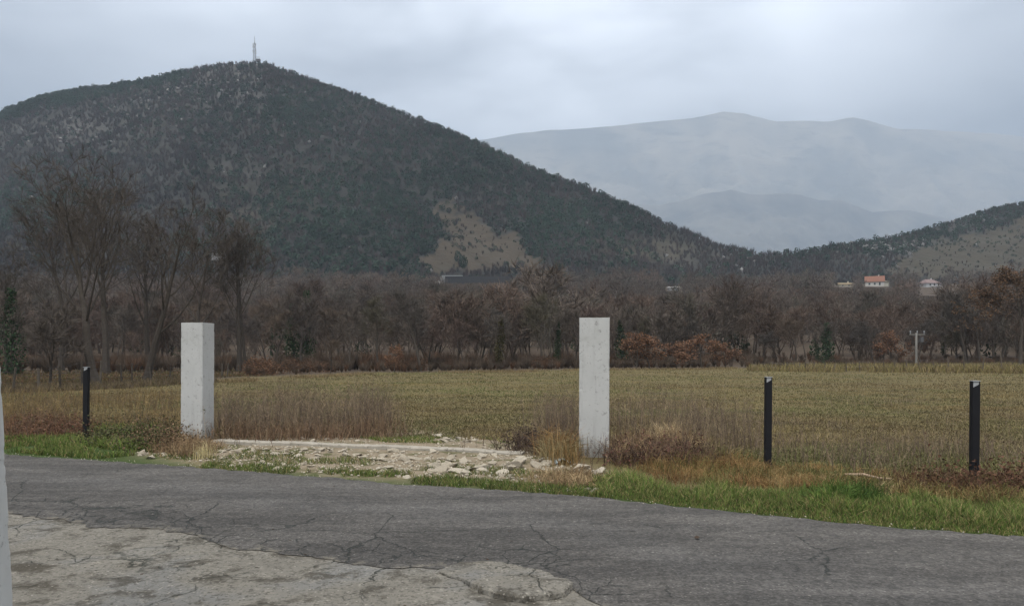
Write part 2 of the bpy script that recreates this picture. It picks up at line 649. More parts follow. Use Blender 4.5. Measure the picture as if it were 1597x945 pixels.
tag(link('ground', grd), kind='structure')

# road sheet
NEAR = np.array([(-700, 770), (-200, 790), (20, 805), (103, 808), (113, 818), (175, 826), (238, 828), (307, 836), (351, 855), (423, 862), (498, 870), (575, 884), (675, 890),
                 (719, 882), (775, 882), (813, 890), (876, 906), (898, 925), (945, 950), (1050, 1010), (1250, 1150), (1500, 1330), (1800, 1550)], float)
nx_, ny_ = gpt(NEAR[:, 0], NEAR[:, 1])
nu = 620
u = np.linspace(0, 1, nu)
ux = -22 + 40 * u
near_y = np.interp(ux, nx_, ny_)
near_y = np.maximum(near_y, 1.0 - 2 * u) + .22 * (fbm(ux * 3, ux * 0, 21, 5) - .5) + .14 * (fbm(ux * 12, ux * 0, 22, 3) - .5)
far_y = road_far(ux) + .16 * (fbm(ux * 2.2, ux * 0 + 3, 23, 4) - .5) + .10 * (vnoise(ux * 11, ux * 0, 24) - .5)
vv = np.linspace(0, 1, 50)
X = np.repeat(ux[None], len(vv), 0)
Yr = near_y[None] + (far_y - near_y)[None] * vv[:, None]
Z = .014 + .018 * (fbm(X * .8, Yr * .8, 31, 3) - .5) * np.minimum(1, np.minimum(vv, 1 - vv) * 8)[:, None]
Z[0] = .006
Z[-1] = .004
Z = Z + .006
along = np.clip(px_of(X, np.maximum(Yr, 2)) / 1597, 0, 1.5)
road = mesh('road', np.stack([X, Yr, Z], -1), [grid_faces(len(vv), nu)], M['asphalt'], smooth=True,
            attrs={'across': np.repeat(vv[:, None], nu, 1), 'along': along})
tag(link('road', road), kind='structure')

# apron sheet below the road's near edge
ax_ = np.arange(-14, 5.01, .08)
ay_ = np.arange(-2, 9.6, .08)
AX, AY = np.meshgrid(ax_, ay_)
AZ = .004 + .030 * (fbm(AX * 1.1, AY * 1.1, 41, 4) - .5) * sstep(0, .6, np.interp(AX, nx_, ny_) - AY)
AZ = AZ + .0
APX, APY = px_of(AX, np.maximum(AY, 1.5)), py_of(np.maximum(AY, 1.5))


def blob(px, py, cx, cy, rx, ry):
    return np.exp(-(((px - cx) / rx) ** 2 + ((py - cy) / ry) ** 2))


dirt = .62 * blob(APX, APY, 60, 915, 90, 26) + .8 * blob(APX, APY, 40, 885, 45, 9) + .55 * blob(APX, APY, 210, 880, 70, 14) + .45 * blob(APX, APY, 120, 860, 50, 8) + .4 * blob(APX, APY, 330, 905, 90, 12)
keepf = grid_faces(*AX.shape)
cxf = AX.ravel()[keepf].mean(1)
cyf = AY.ravel()[keepf].mean(1)
keepf = keepf[cyf < np.interp(cxf, nx_, ny_) + .5]
AZ = np.where(AY > np.interp(AX, nx_, ny_) + .12, np.minimum(AZ, .004), AZ)
apron = mesh('concrete_apron', np.stack([AX, AY, AZ + .002], -1), [keepf], M['apron'], smooth=True, attrs={'dirt': dirt})
tag(link('pavement', apron), kind='structure')

# raised broken patch of concrete on the apron
PATCH = [(683, 893), (719, 881), (775, 880), (815, 888), (865, 903), (893, 916), (884, 932), (860, 936), (815, 941), (775, 936), (745, 922), (725, 909), (700, 902)]
pp = np.array([gpt(a, b) for a, b in PATCH])
cen = pp.mean(0)
ang = np.linspace(0, 2 * np.pi, 140, endpoint=False)
pa = np.arctan2(pp[:, 1] - cen[1], pp[:, 0] - cen[0])
pr = np.hypot(pp[:, 0] - cen[0], pp[:, 1] - cen[1])
o_ = np.argsort(pa)
rad = np.interp(ang, np.concatenate([pa[o_] - 2 * np.pi, pa[o_], pa[o_] + 2 * np.pi]), np.tile(pr[o_], 3))
rad = rad * (1 + .09 * (vnoise(ang * 9, ang * 0, 51) - .5) + .06 * (vnoise(ang * 23, ang * 0, 52) - .5))
front = sstep(.2, -.5, np.sin(ang))
rows, zz = [], []
for f_, h_ in ((1.0, -.01), (.985, .6), (.93, .85), (.8, 1.0), (.6, 1.05), (.35, 1.0), (.12, 1.0)):
    x = cen[0] + np.cos(ang) * rad * f_
    y = cen[1] + np.sin(ang) * rad * f_
    hz = (.018 + .030 * front) * h_ + .012 * (fbm(x * 6, y * 6, 53, 3) - .5) * (h_ > .3)
    rows.append(np.stack([x, y, .012 + hz], -1))
PV = np.array(rows)
nr, na = PV.shape[:2]
i = np.arange(nr - 1)[:, None] * na
j = np.arange(na)[None]
Q = np.stack([i + j, i + (j + 1) % na, i + na + (j + 1) % na, i + na + j], -1).reshape(-1, 4)
ctr = np.append(PV.reshape(-1, 3), [[cen[0], cen[1], .05]], 0)
T = np.stack([(nr - 1) * na + np.arange(na), (nr - 1) * na + (np.arange(na) + 1) % na, np.full(na, nr * na)], -1)
tag(link('concrete_patch', mesh('concrete_patch', ctr, [Q, T], M['apron'], attrs={'dirt': np.zeros(len(ctr))})), kind='structure')

# ------------------------------------------------------------------ hills
SIL = np.array([(-1400, 420), (-900, 330), (-500, 265), (-250, 220), (0, 176), (60, 156), (180, 131), (300, 110), (360, 103), (400, 101), (430, 106), (480, 124), (560, 150), (640, 185), (750, 226),
                (850, 270), (950, 310), (1050, 355), (1120, 382), (1180, 397), (1230, 398), (1270, 394), (1330, 381), (1400, 366), (1480, 347), (1560, 328), (1597, 321), (1800, 288), (2200, 240),
                (2700, 260), (3200, 330)], float)
RDEP = np.array([(-1400, 900), (-300, 900), (100, 860), (400, 800), (700, 730), (1000, 640), (1180, 580), (1230, 590), (1400, 640), (1597, 720), (2200, 860), (3200, 900)], float)
BDEP = np.array([(-1400, 420), (0, 420), (600, 435), (900, 450), (1180, 490), (1250, 500), (1500, 500), (3200, 500)], float)


def hill_pt(px, t):
    """surface of the hills: px the direction, t from the foot (0) over the ridge (1) to the back (2)"""
    px = np.asarray(px, float)
    t = np.asarray(t, float)
    D = np.interp(px, RDEP[:, 0], RDEP[:, 1])
    B = np.interp(px, BDEP[:, 0], BDEP[:, 1])
    ps = np.interp(px, SIL[:, 0], SIL[:, 1]) - 2.2 * np.sin(px * .021) - 3.0 * (fbm(px * .03, px * 0, 61, 4) - .5)
    zr = EYE + (HY - ps) / F * D
    Y = np.where(t <= 1, B + (D - B) * t, D + (t - 1) * 500)
    zb = 43.0 * np.clip((B - 88) / 392, 0, 1.15) ** 1.25 - 3
    s = np.clip(t, 0, 1)
    prof = s * .8 + .2 * s * s * (3 - 2 * s)
    z = zb + (zr - zb) * prof
    X = (px - CX) / F * Y
    bump = (fbm(X * .016, Y * .016, 71, 4) - .5) * np.clip(zr - zb, 0, 200) * .16 * np.sin(np.pi * np.clip(s, 0, 1)) ** .7
    z = z + bump
    z = np.where(t > 1, zr - (t - 1) ** 1.3 * np.maximum(zr - 20, 20), z)
    return X, Y, z


CLEAR = [(676, 318), (706, 322), (762, 350), (826, 380), (848, 408), (846, 424), (662, 424), (640, 418), (644, 404), (672, 394), (698, 378), (706, 354), (682, 336)]
RFIELD = [(1380, 432), (1392, 402), (1440, 390), (1490, 372), (1540, 358), (1597, 342), (1900, 300), (1900, 440)]


def hill_cover(px, py):
    """relative cover: (evergreen, bare scrub, rock, clearing)"""
    n1 = fbm(px * .013, py * .02, 81, 4)
    n2 = fbm(px * .04, py * .06, 82, 3)
    wx = px + (n2 - .5) * 40 + (fbm(px * .16, py * .2, 84, 3) - .5) * 36
    wy = py + (fbm(px * .045, py * .06, 83, 3) - .5) * 26 + (fbm(px * .16, py * .2, 85, 3) - .5) * 22
    clear = inpoly(wx, wy, CLEAR)
    rf = inpoly(wx, wy, RFIELD)
    ev = .12 + .0 * px
    ev = np.maximum(ev, .85 * blob(wx, wy, 560, 330, 190, 95))
    ev = np.maximum(ev, .75 * blob(wx, wy, 700, 270, 200, 70))
    ev = np.maximum(ev, .55 * blob(wx, wy, 480, 180, 140, 60))
    ev = np.maximum(ev, .70 * blob(wx, wy, 900, 350, 120, 60))
    ridge = np.interp(px, SIL[:, 0], SIL[:, 1])
    ev = np.maximum(ev, .95 * (wy - ridge < 16) * (px < 290) * (px > -300))
    ev = np.maximum(ev, .6 * blob(wx, wy, 60, 320, 120, 40))
    ev = np.maximum(ev, .5 * (px > 1200) * (py < 400))
    ev = np.clip(ev + (n1 - .5) * .7, 0.02, .97)
    gap = blob(wx, wy, 390, 295, 100, 32) * .18 + blob(wx, wy, 1030, 390, 90, 18) * .6 + .45 * blob(wx, wy, 380, 345, 60, 20) + .25 * blob(wx, wy, 1300, 385, 80, 14)
    rock = .75 * blob(wx, wy, 350, 130, 90, 40) + .75 * blob(wx, wy, 110, 205, 90, 32) + .3 * blob(wx, wy, 230, 170, 120, 40) + .35 * blob(wx, wy, 470, 190, 60, 30) + .3 * blob(wx, wy, 790, 350, 60, 10) + .9 * blob(wx, wy, 1400, 385, 60, 13) \
        + .6 * blob(wx, wy, 1500, 352, 60, 9) + .3 * blob(wx, wy, 380, 265, 90, 16) + .25 * blob(wx, wy, 1090, 405, 70, 12) + .03
    return ev, np.clip(gap * 1.3 * (n2 + .4), 0, 1), rock * (n2 + .45), clear | rf, rf


def hill_sheet(name, p0, p1, n):
    pxs = np.linspace(p0, p1, n)
    ts = np.concatenate([np.linspace(-.05, 1, 90), np.linspace(1.06, 2, 14)])
    Pm, Tm = np.meshgrid(pxs, ts)
    X, Y, Z = hill_pt(Pm, Tm)
    Z = np.where(Tm < 0, Z - 6, Z)
    py = py_of(Y, Z)
    ev, gap, rock, clear, rf = hill_cover(Pm, py)
    c = np.zeros(X.shape + (3,))
    c[:] = (.024, .0255, .0245)
    c = c + (np.array((.07, .06, .042)) - c) * np.clip(gap, 0, 1)[..., None]
    c = c + (np.array((.20, .195, .185)) - c) * np.clip(rock * .35, 0, .4)[..., None]
    c = np.where(clear[..., None], np.array((.056, .046, .034)), c)
    c = np.where(rf[..., None], np.array((.052, .046, .034)), c)
    me = mesh(name, np.stack([X, Y, Z], -1), [grid_faces(*X.shape)], M['hill'], c.reshape(-1, 3), smooth=True)
    return tag(link(name, me), kind='structure')


hill_sheet('hill', -1400, 1215, 520)
hill_sheet('low_hill', 1215, 3200, 400)


def range_sheet(name, sil, depth, foot, zfoot, mat, amp, seed):
    pxs = np.linspace(sil[0][0], sil[-1][0], 560)
    ts = np.concatenate([np.linspace(0, 1, 150), np.linspace(1.05, 1.6, 8)])
    Pm, Tm = np.meshgrid(pxs, ts)
    s = np.array(sil, float)
    ps = np.interp(Pm, s[:, 0], s[:, 1]) + 5 * (fbm(Pm * .02, Pm * 0, seed, 4) - .5)
    zr = EYE + (HY - ps) / F * depth
    Y = np.where(Tm <= 1, foot + (depth - foot) * Tm, depth + (Tm - 1) * 700)
    q = np.clip(Tm, 0, 1)
    X = (Pm - CX) / F * Y
    Z = zfoot + (zr - zfoot) * (q * .75 + .25 * q * q) + amp * (np.abs(fbm(X * .0022, Y * .0022, seed + 5, 7) - .5) * -2 + .35) * np.sin(np.pi * q)
    Z = np.where(Tm > 1, zr - (Tm - 1) * .6 * zr, Z)
    return tag(link(name, mesh(name, np.stack([X, Y, Z], -1), [grid_faces(*X.shape)], mat, smooth=True)), kind='structure')


range_sheet('mountain', [(-900, 330), (0, 260), (600, 232), (760, 216), (850, 203), (1000, 193), (1080, 186), (1130, 174), (1160, 177), (1210, 190), (1290, 190), (1330, 183), (1400, 200), (1500, 206), (1597, 214),
                         (2000, 235), (2600, 330)], 8000, 5600, 40, M['mountain'], 480, 91)
range_sheet('foothill', [(300, 470), (800, 390), (930, 332), (985, 318), (1030, 320), (1090, 306), (1140, 296), (1170, 303), (1230, 301), (1280, 312), (1310, 311), (1360, 330), (1420, 328), (1480, 342), (1560, 350), (1700, 372), (2200, 440)], 6000, 4300, 40, M['foothill'], 300, 95)

# ------------------------------------------------------------------ hill vegetation (too many to count)


def proto_blob(seed, n, sz, col):
    r = rng(seed)
    p = r.normal(size=(n, 3))
    p /= np.linalg.norm(p, axis=1, keepdims=True)
    p *= (.55 + .45 * r.random((n, 1)) ** .4)
    lump = 1 + .25 * np.sin(p[:, 0:1] * 4 + seed) * np.cos(p[:, 1:2] * 5)
    p = p * lump * np.array([1, 1, .95]) + np.array([0, 0, .9])
    V, Q, C = leaves(p, sz * (.7 + .6 * r.random(n)), r, np.array(col) * (.7 + .6 * r.random((n, 1))))
    return V, np.concatenate([Q[:, :3], Q[:, [0, 2, 3]]]), C


def proto_scrub(seed, n, w, col):
    r = rng(seed)
    a = r.random(n) * 6.28
    b = .1 + .5 * r.random(n)
    z0 = r.random(n) ** 1.3 * .55
    rr = z0 * .5 * r.random(n)
    p0 = np.stack([np.cos(a) * rr, np.sin(a) * rr, z0], -1)
    L = (.30 + .3 * r.random(n))[:, None]
    p1 = p0 + L * np.stack([np.cos(a) * np.sin(b), np.sin(a) * np.sin(b), np.cos(b)], -1)
    return strips(p0, p1, w * (.6 + .8 * r.random(n)), r, tint=np.array(col) * (.7 + .6 * r.random((n, 1))))


r = rng(100)
N = 125000
px = r.uniform(-330, 1960, N)
tt = r.uniform(0, 1.03, N)
X, Y, Z = hill_pt(px, tt)
# equalise density in the ground plane, thin with clearings
D_ = np.interp(px, RDEP[:, 0], RDEP[:, 1]) - np.interp(px, BDEP[:, 0], BDEP[:, 1])
wgt = Y * D_
keep = r.random(N) < wgt / wgt.max()
py = py_of(Y, Z)
ev, gap, rock, clear, rf = hill_cover(px, py)
dens = np.where(rf, .14 + .5 * (fbm(px * .05, py * .09, 86, 3) > .58), np.where(clear, .08 + .5 * (fbm(px * .05, py * .07, 87, 3) > .60), np.clip(1 - gap, .1, 1) * np.clip(1 - rock * .35, .25, 1)))
keep &= r.random(N) < dens
px, X, Y, Z, ev, py, clear = [q[keep] for q in (px, X, Y, Z, ev, py, clear)]
n = len(px)
is_ev = r.random(n) < ev
ncl = fbm(X * .02, Y * .02, 111, 3)
evp = [proto_blob(s, 42, .62, (.030, .051, .036)) for s in range(5)]
bap = [proto_scrub(s + 50, 60, .05, (.058, .050, .048)) for s in range(5)]
tint = np.ones((n, 3)) * (.78 + .44 * r.random((n, 1))) * (.55 + .9 * ncl[:, None])
tint[:, 0] *= r.uniform(.85, 1.15, n)
sz = np.where(is_ev, r.uniform(1.1, 2.6, n), r.uniform(2.6, 5.6, n))
big = fbm(px * .02, py * .02, 112, 2)
sz *= (.8 + .4 * big)
sz = np.where(clear, sz * .55, sz)
sz = np.where(px > 1300, sz * .8, sz)
pos = np.stack([X, Y, Z - .2], -1)
scl = np.stack([sz, sz * r.uniform(.8, 1.25, n)], -1)
m = is_ev
V, T, C = scatter(evp, r.integers(0, 5, m.sum()), pos[m], scl[m], r.random(m.sum()) * 6.28, tint[m])
tag(link('hillside_evergreen_wood', mesh('hillside_evergreen_wood', V, [T], M['wood'], C)), kind='stuff')
m = ~is_ev
V, T, C = scatter(bap, r.integers(0, 5, m.sum()), pos[m], scl[m], r.random(m.sum()) * 6.28, tint[m])
tag(link('hillside_bare_wood', mesh('hillside_bare_wood', V, [T], M['wood'], C)), kind='stuff')

# pale rock outcrops on the hills


def rock_arrays(seed, sub=2, rough=.35):
    import bmesh
    bm = bmesh.new()
    bmesh.ops.create_icosphere(bm, subdivisions=sub, radius=1)
    V = np.array([v.co[:] for v in bm.verts])
    T = np.array([[v.index for v in f.verts] for f in bm.faces])
    bm.free()
    r = rng(seed)
    for k in range(16):       # chop with planes for a broken, faceted look
        d = r.normal(size=3)
        d /= np.linalg.norm(d)
        h = r.uniform(.38, .8)
        s = V @ d
        V = V - np.where(s > h, s - h, 0)[:, None] * d * .98
    V = V * (1 + rough * .4 * (fbm(V[:, 0] * 2 + 5 * seed, V[:, 1] * 2 + V[:, 2] * 1.7, seed, 3) - .5)[:, None])
    return V, T


r = rng(120)
N = 16000
px = r.uniform(-200, 1700, N)
tt = r.uniform(0.02, 1.0, N)
X, Y, Z = hill_pt(px, tt)
py = py_of(Y, Z)
ev, gap, rock, clear, rf = hill_cover(px, py)
k_ = r.random(N) < np.clip(rock, 0, 1) ** 1.4 * np.where(clear, .25, 1) * .55
px, X, Y, Z = px[k_], X[k_], Y[k_], Z[k_]
n = len(px)
rp = []
for s in range(4):
    V, T = rock_arrays(200 + s, 1)
    rp.append((V, T, np.tile((.22, .217, .21), (len(V), 1))))
s_ = r.uniform(.6, 2.4, n)
V, T, C = scatter(rp, r.integers(0, 4, n), np.stack([X, Y, Z + .6 * s_], -1), np.stack([s_, s_ * r.uniform(.6, 1.5, n)], -1), r.random(n) * 6.28,
                  np.ones((n, 3)) * r.uniform(.6, 1.2, (n, 1)))
tag(link('hillside_rocks', mesh('hillside_rocks', V, [T], M['wood'], C)), kind='stuff')

# ------------------------------------------------------------------ trees


def grow(seed, H, r0, lean=(0, 0), clear=.3, nch=(8, 6, 5), ratios=(.55, .55, .5), angs=(42, 42, 45), trop=(.02, .10, .08, .05), top=.82, fork=False, wob=.07, twigs=9, twig_len=.7, sag=0):
    """returns limbs [(pts, radii, level)] and twig arrays p0,p1,p2"""
    rd = random.Random(seed)
    limbs = []
    tw = []

    def nrm(a):
        l = math.sqrt(a[0] ** 2 + a[1] ** 2 + a[2] ** 2) + 1e-9
        return (a[0] / l, a[1] / l, a[2] / l)

    def br(p, d, L, rr, lev):
        nseg = (10, 7, 5, 4)[lev]
        pts = [p]
        dirs = [d]
        w = wob * (1, 1.6, 2.0, 2.2)[lev]
        for i in range(nseg):
            up = trop[lev]
            d = nrm((d[0] + rd.gauss(0, w), d[1] + rd.gauss(0, w), d[2] + rd.gauss(0, w) + up))
            p = (p[0] + d[0] * L / nseg, p[1] + d[1] * L / nseg, p[2] + d[2] * L / nseg)
            pts.append(p)
            dirs.append(d)
        rads = [rr * (1 - (1 - .22) * (i / nseg)) for i in range(nseg + 1)]
        if lev == 0:
            rads[0] *= 1.35
        limbs.append((pts, rads, lev))
        if lev == 3 or lev == 2:
            tw.append((pts, dirs, L, lev))
        if lev < 3:
            n = nch[lev]
            s0 = clear if lev == 0 else .22
            az = rd.random() * 6.28
            for k in range(n):
                s = s0 + (1 - s0) * (k + rd.random()) / n
                i = min(nseg - 1, int(s * nseg))
                f = s * nseg - i
                q = tuple(pts[i][c] * (1 - f) + pts[i + 1][c] * f for c in range(3))
                dd = dirs[i + 1]
                az += 2.4 + rd.uniform(-.5, .5)
                a = R(angs[lev] * rd.uniform(.65, 1.25))
                ref = (1, 0, 0) if abs(dd[0]) < .7 else (0, 1, 0)
                e1 = nrm((dd[1] * ref[2] - dd[2] * ref[1], dd[2] * ref[0] - dd[0] * ref[2], dd[0] * ref[1] - dd[1] * ref[0]))
                e2 = (dd[1] * e1[2] - dd[2] * e1[1], dd[2] * e1[0] - dd[0] * e1[2], dd[0] * e1[1] - dd[1] * e1[0])
                ca, sa = math.cos(a), math.sin(a)
                cz, sz_ = math.cos(az), math.sin(az)
                nd = nrm(tuple(dd[c] * ca + (e1[c] * cz + e2[c] * sz_) * sa for c in range(3)))
                if lev >= 1 and nd[2] < -.15:
                    nd = nrm((nd[0], nd[1], nd[2] * .2))
                l2 = L * ratios[lev] * rd.uniform(.75, 1.2) * (1.12 - .55 * (s - s0) / (1 - s0))
                br(q, nd, l2, rads[i] * (.42 if lev == 0 else .5) * rd.uniform(.85, 1.1), lev + 1)
    br((0, 0, -.15), nrm((lean[0], lean[1], 1)), H * top, r0, 0)
    r = rng(seed + 9)
    P0, D = [], []
    for pts, dirs, L, lev in tw:
        k = twigs if lev == 3 else max(2, twigs // 3)
        pts = np.array(pts)
        dirs = np.array(dirs)
        s = r.uniform(.1 if lev == 3 else .5, 1, k) * (len(pts) - 1.001)
        i = s.astype(int)
        f = (s - i)[:, None]
        P0.append(pts[i] * (1 - f) + pts[i + 1] * f)
        D.append(dirs[i + 1])
    P0 = np.concatenate(P0)
    D = np.concatenate(D)
    n = len(P0)
    D = D + r.normal(size=(n, 3)) * .55 + np.array([0, 0, .35 - sag])
    D /= np.linalg.norm(D, axis=1, keepdims=True)
    L = (twig_len * r.uniform(.5, 1.2, n))[:, None]
    P1 = P0 + D * L * .5
    D2 = D + r.normal(size=(n, 3)) * .3 + np.array([0, 0, .2 - sag])
    D2 /= np.linalg.norm(D2, axis=1, keepdims=True)
    P2 = P1 + D2 * L * .55
    return limbs, (P0, P1, P2)


def fit_height(limbs, tw, H):
    k = H / max(tw[2][:, 2].max(), max(p[-1][2] for p, _, _ in limbs))
    limbs = [([tuple(c * k for c in q) for q in p], r, l) for p, r, l in limbs]
    return limbs, tuple(a * k for a in tw)


BARK = np.array((.062, .054, .047))
TWIG = np.array((.098, .084, .073))


def tree_meshes(name, seed, H, r0, twig_w=.022, bark=BARK, twig=TWIG, leaf=None, ivy=None, **kw):
    limbs, tw = grow(seed, H, r0, **kw)
    limbs, tw = fit_height(limbs, tw, H)
    r = rng(seed + 77)
    a = MB()
    c = MB()
    for pts, rad, lev in limbs:
        rad = np.maximum(rad, .010)
        if lev <= 1:
            a.tube(pts, rad, 8 if lev == 0 else 5, tint=bark * r.uniform(.8, 1.15))
        else:
            c.tube(pts, rad, 4 if lev == 2 else 3, tint=bark * .6 + twig * .4, cap=False)
    n = len(tw[0])
    V, T, C = strips(tw[0], tw[1], twig_w, r, tw[2], twig * r.uniform(.7, 1.3, (n, 1)))
    c.add(V, T=T, tint=C)
    if leaf is not None:
        cnt, size, col, zmax = leaf
        i = r.integers(0, n, cnt)
        p = (tw[2] + (tw[0] - tw[2]) * r.random((n, 1)))[i] + r.normal(size=(cnt, 3)) * .12
        p = p[p[:, 2] < H * zmax]
        V, Q, C = leaves(p, size * r.uniform(.6, 1.3, len(p)), r, np.array(col) * r.uniform(.6, 1.4, (len(p), 1)))
        c.add(V, Q=Q, tint=C)
    parts = {'trunk': a.mesh(name + '_trunk', M['bark']), 'crown': c.mesh(name + '_crown', M['plant'])}
    if ivy is not None:
        cnt, h0, h1, rad, col = ivy
        b = MB()
        pts = np.array(limbs[0][0])
        z = r.uniform(h0, h1, cnt) * H
        p = np.stack([np.interp(z, pts[:, 2], pts[:, 0]), np.interp(z, pts[:, 2], pts[:, 1]), z], -1)
        q = r.normal(size=(cnt, 3))
        q /= np.linalg.norm(q, axis=1, keepdims=True)
        prof = np.interp(z / H, [h0, h0 + .1, (h0 + h1) / 2, h1], [.35, .9, 1, .25])
        lum = .65 + .7 * fbm(z * 1.1 + q[:, 0] * 1.2, q[:, 1] * 1.3 + 3, seed, 3)
        p = p + q * (rad * prof * lum * r.random(cnt) ** .45)[:, None] * np.array([1, 1, .6])
        V, Q, C = leaves(p, .2 * r.uniform(.6, 1.3, cnt), r, np.array(col) * r.uniform(.55, 1.45, (cnt, 1)))
        b.add(V, Q=Q, tint=C)
        parts['ivy'] = b.mesh(name + '_ivy', M['plant'])
    return parts


def plant_tree(name, parts, x, y, label, cat='tree', group=None, s=1.0, rz=0.0, sz=None):
    o = empty(name, (x, y, float(gz(x, y)) - .03), label, cat, group, rz)
    o.scale = (s, s, sz or s)
    for k, me in parts.items():
        link(k, me, o)
    return o


def at(px, Y):
    return float(ray_x(px, Y)), Y


def height(y_top, y_base, Y):
    return (y_base - y_top) / F * Y


# --- the tall group on the left (each its own shape)
BT = 'bare trees standing left of the field'
pA = tree_meshes('tree_a', 301, 12.6, .24, lean=(-.20, 0), twig=TWIG * .72, wob=.045, clear=.34, nch=(11, 7, 5), ratios=(.62, .55, .5), angs=(44, 46, 50), trop=(.03, .16, .08, .04), twigs=15, twig_len=.62, twig_w=.013)
plant_tree('bare_tree', pA, *at(150, 39), 'big bare tree at left whose forked trunk leans left, nearest of its group', group=BT)
pB = tree_meshes('tree_b', 305, 16.3, .30, lean=(-.05, 0), twig=TWIG * .72, wob=.045, clear=.36, nch=(11, 7, 5), ratios=(.50, .55, .5), angs=(38, 46, 50), trop=(.03, .16, .08, .04), twigs=15, twig_len=.75, twig_w=.018)
plant_tree('bare_tree', pB, *at(165, 60), 'tallest bare tree at left with thick straight trunk behind the left leaning tree', group=BT)
pC = tree_meshes('tree_c', 309, 11.2, .22, lean=(.16, .05), twig=TWIG * .72, wob=.045, clear=.34, nch=(9, 6, 4), ratios=(.52, .55, .5), angs=(44, 46, 50), trop=(.03, .16, .08, .04), twigs=15, twig_len=.62, twig_w=.013)
plant_tree('bare_tree', pC, *at(228, 42), 'bare tree with dark trunk leaning right, left of the left gate pillar', group=BT)
pD = tree_meshes('tree_d', 314, 14.0, .24, lean=(.0, 0), twig=TWIG * .72, wob=.045, clear=.36, nch=(9, 6, 4), ratios=(.46, .55, .5), angs=(40, 46, 50), trop=(.03, .16, .08, .04), twigs=15, twig_len=.75, twig_w=.018)
plant_tree('bare_tree', pD, *at(373, 64), 'tall bare tree just right of the left gate pillar, thick upright trunk', group=BT)
pE = tree_meshes('tree_e', 319, 13.2, .17, lean=(-.05, 0), twig=TWIG * .72, wob=.045, clear=.45, nch=(8, 6, 5), ratios=(.40, .55, .5), angs=(36, 40, 45), twigs=15, twig_len=.75, twig_w=.018)
plant_tree('bare_tree', pE, *at(381, 66), 'thinner bare trunk close beside the tall tree right of the left gate pillar', group=BT)
pF = tree_meshes('tree_f', 322, 13.6, .22, lean=(.02, 0), twig=TWIG * .72, wob=.045, clear=.34, nch=(9, 6, 4), ratios=(.45, .55, .5), angs=(40, 46, 50), trop=(.03, .16, .08, .04), twigs=15, twig_len=.75, twig_w=.018)
plant_tree('bare_tree', pF, *at(303, 62), 'tall bare tree with its trunk hidden behind the left gate pillar', group=BT)
pG = tree_meshes('tree_g', 327, 4.6, .08, clear=.25, nch=(9, 6, 5), ratios=(.55, .55, .5), angs=(42, 45, 45), twigs=8, twig_len=.6, twig_w=.018)
plant_tree('bare_tree', pG, *at(78, 38), 'small bushy bare tree by the wire fence at far left', group=BT)
pH = tree_meshes('tree_h', 331, 15.0, .25, lean=(.03, 0), twig=TWIG * .72, wob=.045, clear=.3, nch=(11, 7, 5), ratios=(.5, .55, .5), angs=(42, 46, 50), trop=(.03, .16, .08, .04), twigs=15, twig_len=.75, twig_w=.018)
plant_tree('bare_tree', pH, *at(95, 66), 'tall bare tree behind the small bushy tree at far left', group=BT)
plant_tree('bare_tree', pB, *at(232, 76), 'tall bare tree far behind the right leaning tree at left', group=BT, s=.98, rz=2.2)
plant_tree('bare_tree', pD, *at(10, 58), 'bare tree at the left border of the view behind the wire fence', group=BT, s=.7, rz=1.1)

# --- the row along the far edge of the field
ROW = 'trees lining the far edge of the field'
pM = [tree_meshes('row_tree_%s' % 'abcdef'[i], 340 + i * 7, 8.5, .13 + .02 * (i % 2), lean=((-1) ** i * .05, 0), clear=(.3, .38, .25, .34, .4, .28)[i], nch=(8, 6, 5), ratios=(.48, .55, .5),
                  angs=(40, 42, 45), twigs=9, twig_len=.75, twig_w=.03,
                  twig=TWIG * np.array([(1, 1, 1), (.85, .9, .95), (1.1, .95, .95), (.9, .95, .8), (1.05, .95, .85), (.8, .8, .85)][i])) for i in range(6)]


def row(px, base, top, k, label, Y=None, rz=0.0, wide=1.0):
    Y = Y or EYE * F / (base - HY)
    x, y = at(px, Y)
    h = height(top, base, Y)
    return plant_tree('bare_tree', pM[k], x, y, label, group=ROW, s=h / 8.5 * wide, rz=rz, sz=h / 8.5)


row(545, 578.5, 468, 0, 'bare tree with stout dark trunk, first trunk left of the rusty small oak')
row(656, 578, 436, 1, 'tallest bare forked tree in the middle of the far field edge', rz=.6)
row(721, 576, 492, 2, 'slender bare tree between the tall forked tree and the ivy covered trunk', rz=1.3)
row(845, 575, 450, 3, 'bare fine twigged tree just left of the right gate pillar', rz=2.0)
row(515, 583, 520, 4, 'small bare tree at the field edge among rusty bushes', rz=.3)
row(470, 579, 455, 5, 'greyish bare tree behind the small rusty bushes right of left pillar', rz=1.9)
row(590, 577, 455, 3, 'bare tree close left of the rusty small oak, behind it', Y=74, rz=1.0)
row(900, 575, 470, 0, 'bare tree half hidden behind the right gate pillar', rz=2.5)
row(1506, 566, 436, 1, 'left one of two tall bare trees right of the utility pole', Y=88, rz=1.1)
row(1527, 566, 440, 5, 'right one of two tall bare trees right of the utility pole', Y=89, rz=2.4)

RUST = (.165, .092, .058)
pO = [tree_meshes('oak_%s' % 'abc'[i], 400 + 5 * i, 4.6, .10, clear=.28, nch=(8, 5, 4), ratios=(.62, .55, .5), angs=(62, 45, 45), trop=(.02, .02, .02, .0), twigs=6, twig_len=.5, twig_w=.024,
                  leaf=(2300, .19, RUST, .93)) for i in range(3)]


def oak(px, base, top, k, label, wide=1.0, rz=0.0, Y=None):
    Y = Y or EYE * F / (base - HY)
    x, y = at(px, Y)
    h = height(top, base, Y)
    return plant_tree('oak_tree', pO[k], x, y, label, group='young oaks with rusty leaves at the far field edge', s=h / 4.6 * wide, rz=rz, sz=h / 4.6)


